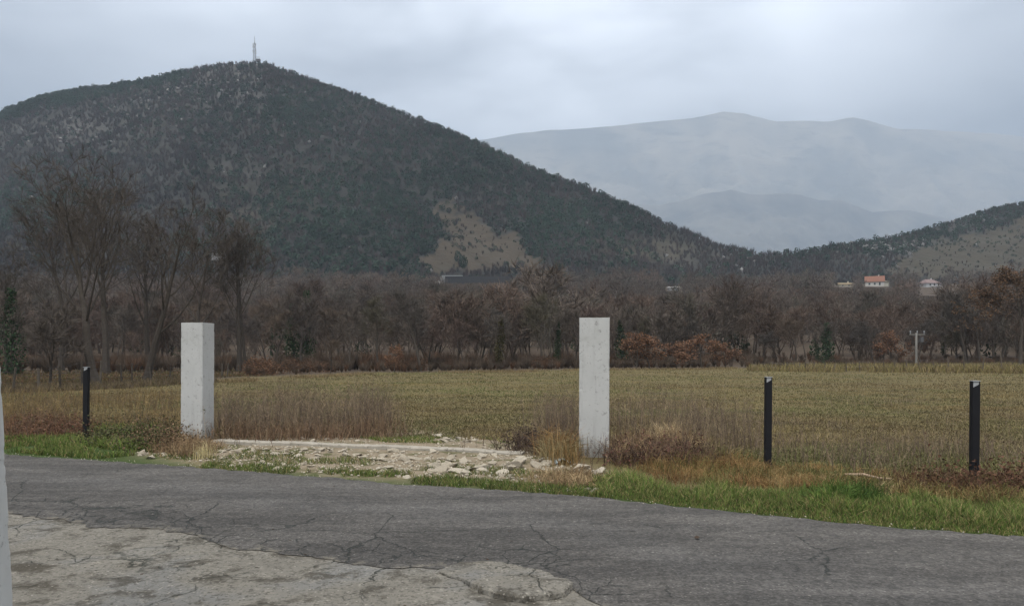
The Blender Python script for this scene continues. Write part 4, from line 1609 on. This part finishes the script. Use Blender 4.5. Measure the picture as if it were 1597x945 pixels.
o = link('concrete_beam', mesh('concrete_beam', Vb, [Q, T], M['beam']), loc=(p0[0], p0[1], .022), rz=math.atan2(d[1], d[0]))
tag(o, 'low concrete threshold beam lying between the two gate pillars', 'beam')

# ------------------------------------------------------------------ limestone rubble: every larger stone a thing
rock_me = []
for s in range(12):
    V, T = rock_arrays(700 + s, 3, .5)
    rock_me.append(mesh('rock', V, [T], M['rock']))
r = rng(710)
SPOT = [  # polygon, count, size range (m)
    ([(345, 697), (420, 700), (560, 702), (800, 712), (800, 738), (640, 726), (500, 718), (345, 708)], 120, (.04, .16)),
    ([(640, 716), (830, 716), (870, 722), (850, 742), (720, 744), (640, 736)], 36, (.05, .22)),
    ([(275, 688), (345, 694), (345, 716), (220, 720), (205, 712)], 44, (.05, .14)),
    ([(335, 684), (420, 686), (640, 684), (760, 688), (640, 693), (340, 690)], 26, (.05, .12)),
    ([(600, 680), (660, 678), (770, 690), (700, 694)], 14, (.06, .16)),
    ([(300, 716), (700, 736), (860, 748), (860, 758), (640, 748), (300, 726)], 84, (.04, .12)),
]
spots = []
for poly, cnt, (s0, s1) in SPOT:
    P = np.array(poly, float)
    k = 0
    while k < cnt:
        q = r.uniform(P.min(0), P.max(0))
        if inpoly(q[0], q[1], poly):
            spots.append((q[0], q[1], .74 * (s0 + (s1 - s0) * r.random() ** 2.0)))
            k += 1
for i, (px, py, s_) in enumerate(spots):
    x, y = [float(c_) for c_ in gpt(px, py)]
    o = link('rock', rock_me[int(r.integers(0, 12))], loc=(x, y, float(gz(x, y)) + s_ * .12))
    o.rotation_euler = (r.normal(0, .2), r.normal(0, .2), r.random() * 6.28)
    o.scale = (s_ * r.uniform(.9, 1.5), s_ * r.uniform(.7, 1.1), s_ * r.uniform(.32, .6))
    tag(o, 'pale broken limestone rock among the rubble at the field entrance', 'rock', 'limestone rocks at the field entrance')
BIG = [(905, 733, .22, 'flat cream rock in front of the right gate pillar, left of two touching flat ones'), (935, 741, .24, 'flat cream rock in front of the right gate pillar, right of two touching flat ones'),
       (806, 732, .24, 'large grey white slab like rock left of the right gate pillar'), (846, 722, .17, 'pointed pale rock standing up left of the blue scrap'), (836, 731, .19, 'smooth pale rock below the pointed pale rock'),
       (866, 720, .13, 'pinkish rock beside the blue scrap by the right gate pillar'), (296, 693, .22, 'big cream rock at the foot of the left gate pillar'), (222, 713, .16, 'flat cream rock at the road edge left of the rubble'),
       (888, 769, .09, 'small pale rock at the road edge in grass, leftmost of three'), (915, 767, .11, 'small whitish rock at the road edge in grass, middle of three'), (926, 770, .13, 'pinkish flat rock at the road edge in grass, rightmost of three')]
for i, (px, py, s_, lab) in enumerate(BIG):
    s_ *= .62
    x, y = [float(c_) for c_ in gpt(px, py)]
    o = link('rock', rock_me[i % 12], loc=(x, y, float(gz(x, y)) + s_ * .18))
    o.rotation_euler = (0, 0, i * 1.3)
    o.scale = (s_ * 1.25, s_ * .9, s_ * .62)
    tag(o, lab, 'rock', 'limestone rocks at the field entrance')

# gravel and crumbs between them, on the verge and the road edge
N = 2600
px = r.uniform(200, 960, N)
py = r.uniform(684, 772, N)
ok = inpoly(px, py, RUB)
px, py = px[ok], py[ok]
x, y = gpt(px, py)
n1 = len(x)
ex = r.uniform(-9, 7, 420)
ey = road_far(ex) + r.normal(.0, .10, 420)
nx2 = r.uniform(-6, 1.5, 900)
ny2 = np.interp(nx2, nx_, ny_) + r.normal(-.05, .22, 900)
x = np.concatenate([x, ex, nx2])
y = np.concatenate([y, ey, ny2])
s_ = np.concatenate([r.uniform(.008, .030, n1), r.uniform(.003, .011, 420), r.uniform(.003, .011, 900)])
n = len(x)
gp_ = []
for s in range(4):
    V, T = rock_arrays(730 + s, 1)
    gp_.append((V, T, np.ones((len(V), 3))))
V, T, C = scatter(gp_, r.integers(0, 4, n), np.stack([x, y, gz(x, y) + s_ * .3 + np.where(np.arange(n) >= n1, .014, 0)], -1), np.stack([s_ * r.uniform(.8, 1.5, n), s_ * .7], -1), r.random(n) * 6.28, np.ones((n, 3)))
tag(link('gravel', mesh('gravel', V, [T], M['rock'], C)), kind='stuff')

# scrap of pale blue plastic, a stick
x, y = [float(c_) for c_ in gpt(878, 726)]
r2 = rng(740)
g = np.linspace(-1, 1, 12)
A, B_ = np.meshgrid(g, g)
Zp = .05 * (1 - A ** 2) + .05 * (fbm(A * 3, B_ * 3, 741, 3) - .3)
V = np.stack([A * .11 * (1 + .2 * B_), B_ * .08, Zp + .01], -1)
V2 = V - np.array([0, 0, .006])
me = mesh('plastic_scrap', np.concatenate([V.reshape(-1, 3), V2.reshape(-1, 3)]), [grid_faces(12, 12), grid_faces(12, 12)[:, ::-1] + 144], M['plastic'], smooth=True)
tag(link('plastic_scrap', me, loc=(x, y, .03)), 'crumpled pale blue scrap among rocks by the right gate pillar', 'litter')
a = np.array([*gpt(1318, 752), .10])
c = np.array([*gpt(1392, 757), .08])
b = MB()
b.tube([(0, 0, 0), (c - a) * .4 + (0, 0, .02), (c - a) * .7 + (0, 0, -.005), c - a], [.014, .017, .014, .009], 7, tint=(.33, .25, .18))
tag(b.build('stick', M['bark'], loc=tuple(a)), 'thin pale stick lying in the orange grass between the right posts', 'stick')

# ------------------------------------------------------------------ grasses


def sample(poly, n, r, seedn=None, thr=0.0, sc=1.0):
    P = np.array(poly, float)
    out = []
    got = 0
    while got < n:
        q = r.uniform(P.min(0), P.max(0), (n * 2, 2))
        q = q[inpoly(q[:, 0], q[:, 1], poly)]
        x, y = gpt(q[:, 0], q[:, 1])
        if seedn is not None:
            k = fbm(x * sc, y * sc, seedn, 3) > thr
            x, y = x[k], y[k]
        out.append(np.stack([x, y], -1))
        got += len(x)
    return np.concatenate(out)[:n]


def blades(P, h, w, lean, r, cols, droop=.3):
    n = len(P)
    p0 = np.stack([P[:, 0], P[:, 1], gz(P[:, 0], P[:, 1]) - .01], -1)
    a = r.random(n) * 6.28
    l = np.abs(r.normal(0, lean, n))
    d = np.stack([np.cos(a) * l, np.sin(a) * l, np.ones(n)], -1)
    d /= np.linalg.norm(d, axis=1, keepdims=True)
    hh = np.broadcast_to(h, (n,))[:, None]
    p1 = p0 + d * hh * .6
    d2 = d + np.stack([np.cos(a) * droop, np.sin(a) * droop, -droop * .6 * np.ones(n)], -1) * r.random((n, 1)) * 2
    d2 /= np.linalg.norm(d2, axis=1, keepdims=True)
    p2 = p1 + d2 * hh * .45
    return strips(p0, p1, w, r, p2, cols)


def pick(r, n, pal, wts=None):
    pal = np.array(pal)
    return pal[r.choice(len(pal), n, p=wts)] * r.uniform(.65, 1.35, (n, 1))


def stuff(name, parts, mat=None):
    VV, TT, CC = [], [], []
    o = 0
    for V, T, C in parts:
        VV.append(V)
        TT.append(T + o)
        CC.append(C)
        o += len(V)
    return tag(link(name, mesh(name, np.concatenate(VV), [np.concatenate(TT)], mat or M['plant'], np.concatenate(CC))), kind='stuff')


r = rng(800)
# field turf: short worn grass, dense near the camera and thinner, broader blades far away
FIELD = [(-60, 700), (-60, 611), (20, 611), (340, 596), (600, 579.5), (900, 577), (1150, 573.5), (1660, 575), (1660, 760), (1300, 745), (1050, 730), (960, 715), (800, 690), (560, 684), (330, 686), (100, 690)]
P = sample(FIELD, 230000, r)
n = len(P)
dist = P[:, 1]
n1 = fbm(P[:, 0] * .35, P[:, 1] * .35, 801, 4)
n2 = fbm(P[:, 0] * 1.7, P[:, 1] * 1.7, 802, 3)
g = sstep(.42, .6, n1)
right = sstep(-2, 14, P[:, 0])
c = np.array((.168, .138, .066)) * (1 - g[:, None]) + np.array((.116, .124, .050)) * g[:, None]
n3 = sstep(.46, .62, fbm(P[:, 0] * .13 + 7, P[:, 1] * .13, 805, 3))[:, None]
c = c * (1 - .45 * n3) + np.array((.105, .080, .048)) * .45 * n3
c = c * (.68 + .6 * fbm(P[:, 0] * .16 + P[:, 1] * .05, P[:, 1] * .9, 806, 4)[:, None])
c = c * (1 - .28 * right[:, None]) + np.array((.165, .122, .075)) * .28 * right[:, None]
c = c * .92 * (.45 + 1.1 * n2[:, None]) * r.uniform(.6, 1.4, (n, 1))
hh = (.022 + .036 * n2) * (1 + dist / 60) * r.uniform(.6, 1.4, n)
stuff('field_grass', [blades(P, hh, .006 + .0007 * dist, .9, r, c, .5)])

# green verge
VG = [(925, 752), (960, 745), (1050, 768), (1300, 780), (1450, 784), (1680, 800), (1680, 845), (1597, 838), (1300, 815), (1050, 789), (930, 775)]
VL = [(-40, 684), (130, 690), (225, 694), (260, 706), (212, 714), (150, 716), (0, 706), (-40, 703)]
VM = [(290, 722), (520, 736), (640, 744), (760, 752), (930, 764), (960, 779), (800, 766), (610, 754), (420, 738), (290, 729)]
RUBG = [(210, 712), (345, 700), (640, 722), (930, 745), (930, 765), (700, 750), (300, 726)]
GR = [(.096, .150, .034), (.12, .170, .042), (.16, .17, .06), (.05, .080, .024), (.24, .195, .095)]
parts = []
P = sample(VG, 52000, r)
n2 = .6 * fbm(P[:, 0] * 1.3, P[:, 1] * 1.3, 811, 3) + .5 * sstep(.45, .75, fbm(P[:, 0] * 4, P[:, 1] * 4, 817, 3))
off = P[:, 1] - road_far(P[:, 0])
k = off > -.02 - .10 * r.random(len(P)) * (fbm(P[:, 0] * 2, P[:, 1] * 2, 819, 2) > .5)
P, n2, off = P[k], n2[k], off[k]
parts.append(blades(P, (.04 + .17 * n2 * sstep(0, .5, off)) * r.uniform(.5, 1.3, len(P)), .006, .55, r, pick(r, len(P), GR, [.24, .22, .2, .15, .19]) * (.6 + .8 * n2[:, None])))
P = sample(VL, 10000, r, 816, .40, 1.5)
n2 = fbm(P[:, 0] * 1.6, P[:, 1] * 1.6, 812, 3)
parts.append(blades(P, (.05 + .16 * n2) * r.uniform(.5, 1.3, len(P)), .009, .55, r, pick(r, len(P), GR, [.28, .27, .22, .13, .10]) * (.6 + .8 * n2[:, None])))
P = sample(VM, 9000, r, 813, .46, 2.2)
k = P[:, 1] - road_far(P[:, 0]) > .0
P = P[k]
parts.append(blades(P, .07 * r.uniform(.4, 1.5, len(P)), .007, .7, r, pick(r, len(P), GR, [.2, .2, .22, .23, .15]) * .85))
P = sample(RUBG, 7500, r, 814, .55, 1.8)
parts.append(blades(P, .06 * r.uniform(.4, 1.4, len(P)), .008, .8, r, pick(r, len(P), GR, [.12, .12, .25, .26, .25]) * .8))
P = sample([(140, 664), (255, 664), (262, 680), (150, 684)], 3500, r)
parts.append(blades(P, .09 * r.uniform(.5, 1.3, len(P)), .010, .6, r, pick(r, len(P), GR, [.3, .3, .2, .1, .1])))
P = sample([(560, 684), (760, 686), (800, 694), (600, 692)], 2500, r, 815, .5, 1.2)
parts.append(blades(P, .06 * r.uniform(.5, 1.3, len(P)), .010, .7, r, pick(r, len(P), GR, [.15, .15, .25, .2, .25])))
stuff('verge_grass', parts)

# orange and straw arching grass tussocks
ST = [(.20, .128, .056), (.23, .170, .078), (.145, .082, .038), (.12, .115, .042), (.25, .205, .11)]


def tussocks(poly, ntus, per, hmin, hmax, w, pal, wts, spread=.16, lean=.8):
    Cn = sample(poly, ntus, r)
    idx = np.repeat(np.arange(ntus), per)
    P = Cn[idx] + r.normal(0, spread, (len(idx), 2))
    hs = r.uniform(hmin, hmax, ntus)[idx] * r.uniform(.5, 1.2, len(idx))
    tc = pick(r, ntus, pal, wts)[idx]
    col = tc * r.uniform(.65, 1.35, (len(idx), 1))
    return blades(P, hs, w, lean, r, col, .75)


parts = [tussocks([(1000, 738), (1060, 716), (1130, 716), (1290, 738), (1300, 772), (1180, 768), (1020, 755)], 52, 170, .10, .27, .006, ST, [.22, .2, .18, .3, .1]),
         tussocks([(1290, 745), (1420, 752), (1500, 768), (1480, 785), (1340, 780), (1290, 770)], 30, 150, .08, .22, .006, ST, [.08, .17, .08, .52, .15]),
         tussocks([(1530, 765), (1640, 775), (1640, 800), (1560, 795), (1520, 785)], 30, 150, .10, .24, .007, ST, [.15, .25, .1, .4, .1]),
         tussocks([(845, 705), (895, 715), (890, 728), (850, 722)], 12, 90, .3, .6, .008, ST, [.3, .3, .1, .1, .2], .1, .5),
         tussocks([(1020, 690), (1060, 690), (1060, 705), (1020, 705)], 4, 110, .45, .75, .009, [(.42, .33, .2), (.35, .27, .16)], None, .12, .75),
         tussocks([(955, 700), (1110, 705), (1110, 725), (955, 728)], 26, 90, .25, .55, .008, [(.32, .24, .14), (.2, .13, .07), (.13, .09, .06)], None, .14, .8),
         tussocks([(1285, 782), (1345, 782), (1345, 796), (1290, 796)], 9, 260, .12, .30, .007, [(.055, .10, .022), (.08, .12, .03)], None, .12, .7),
         tussocks([(315, 712), (325, 712), (325, 724), (315, 724)], 2, 60, .28, .40, .007, [(.42, .36, .2)], None, .07, .35),
         tussocks([(830, 745), (930, 745), (930, 765), (850, 765)], 22, 70, .1, .25, .007, [(.34, .26, .15), (.2, .14, .08)], None, .12, .9),
         tussocks([(270, 690), (330, 700), (300, 716), (255, 708)], 26, 90, .14, .32, .008, [(.26, .19, .11), (.15, .10, .06)], None, .14, .7)]
stuff('orange_grass', parts)

# tall dead weeds: thin stalks with side twigs


def weeds(P, hmin, hmax, w, pal, wts=None, ntw=9, lean=.13):
    n = len(P)
    P = P + r.normal(0, .22, (n, 2)) * (1 + (r.random((n, 1)) < .2) * 1.5)
    hs = r.uniform(hmin, hmax, n) * (.45 + 1.1 * fbm(P[:, 0] * .8, P[:, 1] * .8, 881, 3))
    p0 = np.stack([P[:, 0], P[:, 1], gz(P[:, 0], P[:, 1]) - .02], -1)
    d = np.stack([r.normal(0, lean, n), r.normal(0, lean, n), np.ones(n)], -1)
    p1 = p0 + d * hs[:, None] * .55
    d2 = d + r.normal(0, .12, (n, 3))
    p2 = p1 + d2 * hs[:, None] * .45
    cc = pick(r, n, pal, wts)
    out = [strips(p0, p1, w, r, p2, cc)]
    idx = np.repeat(np.arange(n), ntw)
    f = r.uniform(.3, 1, len(idx))[:, None]
    q0 = np.where(f < .55, p0[idx] + (p1 - p0)[idx] * f / .55, p1[idx] + (p2 - p1)[idx] * (f - .55) / .45)
    dd = r.normal(0, .5, (len(idx), 3)) + np.array((0, 0, .75))
    dd /= np.linalg.norm(dd, axis=1, keepdims=True)
    q1 = q0 + dd * (hs[idx] * r.uniform(.10, .30, len(idx)))[:, None]
    out.append(strips(q0, q1, w * .7, r, tint=cc[idx] * r.uniform(.8, 1.25, (len(idx), 1))))
    return out


WB = [(.165, .125, .09), (.125, .095, .075), (.24, .185, .125), (.09, .07, .055)]
parts = []
parts += weeds(sample([(335, 688), (338, 655), (420, 650), (560, 652), (615, 662), (622, 680), (560, 684), (420, 688)], 1750, r, 884, .38, .9), .35, .95, .006, WB, None, 10)
parts += weeds(sample([(335, 690), (420, 690), (620, 684), (620, 678), (340, 682)], 1500, r), .15, .4, .009, [(.2, .14, .09), (.14, .09, .06)], None, 6, .3)
parts += weeds(sample([(840, 700), (855, 670), (905, 672), (905, 706)], 420, r), .4, .9, .006, WB, None, 9)
parts += weeds(sample([(945, 708), (945, 668), (1000, 655), (1110, 660), (1180, 690), (1180, 716), (1050, 712)], 1050, r, 821, .46, .8), .3, .8, .0055, WB, None, 8)
parts += weeds(sample([(1110, 690), (1300, 690), (1640, 715), (1640, 765), (1400, 748), (1200, 724)], 1300, r, 822, .48, .7), .12, .42, .006, WB, [.3, .3, .25, .15], 7, .22)
parts += weeds(sample([(1000, 620), (1640, 630), (1640, 720), (1200, 690), (1000, 650)], 700, r, 823, .5, .5), .12, .3, .007, WB, None, 5, .2)
parts += weeds(sample([(-40, 672), (-40, 620), (280, 618), (280, 672)], 3800, r, 824, .40, .5), .2, .5, .008, [(.22, .16, .075), (.16, .115, .06), (.10, .075, .055)], None, 5, .2)
parts += weeds(sample([(-40, 690), (-40, 668), (125, 668), (125, 688)], 900, r), .12, .4, .009, [(.16, .09, .055), (.11, .075, .055)], None, 8, .4)
parts += weeds(sample([(800, 690), (870, 700), (890, 716), (810, 708)], 420, r), .1, .3, .008, [(.07, .048, .042), (.1, .07, .05)], None, 8, .5)
parts += weeds(sample([(950, 712), (1080, 716), (1090, 730), (960, 730)], 700, r), .12, .35, .007, [(.06, .042, .036), (.11, .07, .05)], None, 9, .5)
parts += weeds(sample([(1400, 752), (1640, 762), (1640, 782), (1420, 770)], 1000, r), .1, .3, .007, [(.075, .045, .032), (.12, .07, .04)], None, 8, .5)
stuff('dead_weeds', parts)

# low brambles with small dark leaves
parts = []
for poly, ntus, col in (([(150, 686), (250, 672), (290, 690), (270, 708), (200, 706), (120, 694)], 32, (.06, .062, .03)), ([(200, 690), (290, 690), (275, 714), (215, 708)], 22, (.12, .08, .05)),
                        ([(20, 672), (130, 672), (130, 690), (40, 688)], 18, (.10, .055, .038)), ([(970, 716), (1085, 718), (1085, 732), (980, 732)], 12, (.09, .045, .035)),
                        ([(1430, 756), (1640, 766), (1640, 784), (1440, 772)], 14, (.085, .045, .03)), ([(800, 692), (868, 702), (868, 714), (810, 706)], 16, (.055, .042, .035))):
    Cn = sample(poly, ntus, r)
    per = 150
    idx = np.repeat(np.arange(ntus), per)
    q = r.normal(size=(len(idx), 3)) * np.array((.20, .20, .13))
    P = np.stack([Cn[idx, 0], Cn[idx, 1], gz(Cn[idx, 0], Cn[idx, 1]) + .10], -1) + q
    P[:, 2] = np.maximum(P[:, 2], .02)
    V, Q, C = leaves(P, .034 * r.uniform(.5, 1.5, len(P)), r, np.array(col) * r.uniform(.5, 1.6, (len(P), 1)))
    parts.append((V, np.concatenate([Q[:, :3], Q[:, [0, 2, 3]]]), C))
stuff('brambles', parts)

# pale tall grass along the far fence lines and the field's far rim
parts = []
P = sample([(1165, 579), (1300, 580), (1660, 585), (1660, 573), (1165, 575)], 16000, r, 831, .4, .2)
parts.append(blades(P, r.uniform(.25, .8, len(P)), .045, .35, r, pick(r, len(P), [(.22, .175, .085), (.17, .15, .06), (.13, .10, .06)])))
P = sample([(-50, 616), (20, 613), (340, 598), (340, 590), (20, 604), (-50, 607)], 9000, r)
parts.append(blades(P, r.uniform(.1, .35, len(P)), .022, .5, r, pick(r, len(P), [(.13, .10, .06), (.10, .085, .045), (.08, .06, .045)])))
P = sample([(340, 596), (600, 580), (900, 577.5), (1150, 574), (1150, 576), (900, 579.5), (600, 582.5), (340, 599)], 6000, r, 832, .45, .3)
parts.append(blades(P, r.uniform(.08, .3, len(P)), .03, .5, r, pick(r, len(P), [(.2, .15, .09), (.15, .12, .06)])))
stuff('rim_grass', parts)
# rough ground between the left fence and the trees
P = sample([(-60, 606), (20, 606), (340, 590), (420, 586), (420, 574), (200, 577), (-60, 580)], 26000, r)
stuff('rough_grass', [blades(P, r.uniform(.06, .22, len(P)), .035, .7, r, pick(r, len(P), [(.10, .085, .038), (.075, .07, .03), (.13, .075, .045), (.07, .05, .035)]))])

# fallen leaves on the road and verge
n = 60
x = np.concatenate([r.uniform(-8, 5, 40), [float(gpt(985, 831)[0]), float(gpt(1087, 844)[0]), float(gpt(483, 738)[0])], r.uniform(-3, 1, 17)])
y = np.concatenate([np.interp(x[:40], fx_, fy_) - np.abs(r.normal(0, .5, 40)), [float(gpt(985, 831)[1]), float(gpt(1087, 844)[1]), float(gpt(483, 738)[1])], r.uniform(4.6, 7, 17)])
V, Q, C = leaves(np.stack([x, y, np.full(n, .045)], -1), np.where((np.arange(n) >= 40) & (np.arange(n) < 43), .09, .035), r, (.05, .035, .025))
V[:, 2] = .035 + (V[:, 2] - .035) * .3
stuff('fallen_leaves', [(V, np.concatenate([Q[:, :3], Q[:, [0, 2, 3]]]), C)])

# ------------------------------------------------------------------ haze
b = MB()
b.box((0, 5300, 1270 - 40), (18000, 11200, 2540))
hz = NT('moist_air')
hz.N.remove(hz.b)
pv = hz.N.new('ShaderNodeVolumePrincipled')
pv.inputs['Color'].default_value = (.585, .70, .86, 1)
pv.inputs['Density'].default_value = 1.8e-4
pv.inputs['Anisotropy'].default_value = 0.0
hz.L.new(pv.outputs[0], hz.N['Material Output'].inputs['Volume'])
tag(b.build('haze', hz.m), kind='stuff')

# ------------------------------------------------------------------ sky, sun
SUN_EL, SUN_AZ = R(52), R(200)      # azimuth measured from +Y towards +X
w = bpy.data.worlds.new('World')
sc.world = w
w.use_nodes = True
nt = w.node_tree
bg = nt.nodes['Background']
bg.inputs['Strength'].default_value = 0.1


class WT(NT):
    def __init__(self, t):
        self.t = t
        self.N = t.nodes
        self.L = t.links


W = WT(nt)
sky = nt.nodes.new('ShaderNodeTexSky')
sky.sky_type = 'NISHITA'
sky.sun_disc = False
sky.sun_elevation = SUN_EL
sky.sun_rotation = SUN_AZ
tc = nt.nodes.new('ShaderNodeTexCoord')
sep = nt.nodes.new('ShaderNodeSeparateXYZ')
nt.links.new(tc.outputs['Generated'], sep.inputs[0])
zc = W.math('MAXIMUM', sep.outputs[2], 0.0)
den = W.math('ADD', zc, .16)
cmb = nt.nodes.new('ShaderNodeCombineXYZ')
nt.links.new(W.math('DIVIDE', sep.outputs[0], den), cmb.inputs[0])
nt.links.new(W.math('DIVIDE', sep.outputs[1], den), cmb.inputs[1])
cv = W.warp(cmb.outputs[0], .7, .8)
n1 = W.noise(cv, .62, 4, .5)
n2 = W.noise(cv, 1.7, 4, .5)
cl = W.math('ADD', W.math('MULTIPLY', n1, .6), W.math('MULTIPLY', n2, .4))
cloud = W.mix(W.ramp(cl, .37, .61), (4.9, 5.28, 5.85), (11.6, 12.2, 13.1))
cloud = W.mix(W.ramp(zc, .35, .8), cloud, W.mix(1.0, cloud, (1.12, 1.0, .84), 'MULTIPLY'))
grad = W.math('ADD', W.ramp(zc, .26, .45, .49, 1.04), W.ramp(zc, .40, .9, 0, 1.35))
dp = nt.nodes.new('ShaderNodeVectorMath')
dp.operation = 'DOT_PRODUCT'
nt.links.new(tc.outputs['Generated'], dp.inputs[0])
dp.inputs[1].default_value = (.04, .90, .43)
glow = W.math('MULTIPLY', W.ramp(dp.outputs['Value'], .84, 1.0, 0, .62), W.ramp(n1, .25, .7, .4, 1.1))
grad = W.math('ADD', grad, glow)
gcol = nt.nodes.new('ShaderNodeVectorMath')
gcol.operation = 'SCALE'
nt.links.new(cloud, gcol.inputs[0])
nt.links.new(grad, gcol.inputs['Scale'])
fin = W.mix(.9, sky.outputs[0], gcol.outputs[0])
nt.links.new(fin, bg.inputs['Color'])

sl = bpy.data.lights.new('sun', 'SUN')
sl.energy = 1.2
sl.angle = R(25)
sl.color = (1.0, .97, .92)
so = bpy.data.objects.new('sun', sl)
COL.objects.link(so)
dirv = np.array((math.sin(SUN_AZ) * math.cos(SUN_EL), math.cos(SUN_AZ) * math.cos(SUN_EL), math.sin(SUN_EL)))
import mathutils
so.rotation_euler = mathutils.Vector(-dirv).to_track_quat('-Z', 'Y').to_euler()

# ------------------------------------------------------------------ camera
cam = bpy.data.cameras.new('camera')
cam.sensor_fit = 'HORIZONTAL'
cam.sensor_width = 36
cam.lens = F / 1597 * 36
cam.shift_y = (HY - 472.5) / 1597
cam.clip_start = .1
cam.clip_end = 30000
co = bpy.data.objects.new('camera', cam)
COL.objects.link(co)
co.location = (0, 0, EYE)
co.rotation_euler = (R(90), 0, 0)
sc.camera = co

sc.view_settings.view_transform = 'Standard'
sc.view_settings.look = 'None'
sc.view_settings.exposure = 0.28
sc.view_settings.gamma = 1
sc.render.engine = 'CYCLES'
cy = sc.cycles
cy.max_bounces = 5
cy.diffuse_bounces = 3
cy.glossy_bounces = 2
cy.transmission_bounces = 2
cy.volume_bounces = 1
cy.use_denoising = True
try:
    cy.denoiser = 'OPENIMAGEDENOISE'
except Exception:
    pass
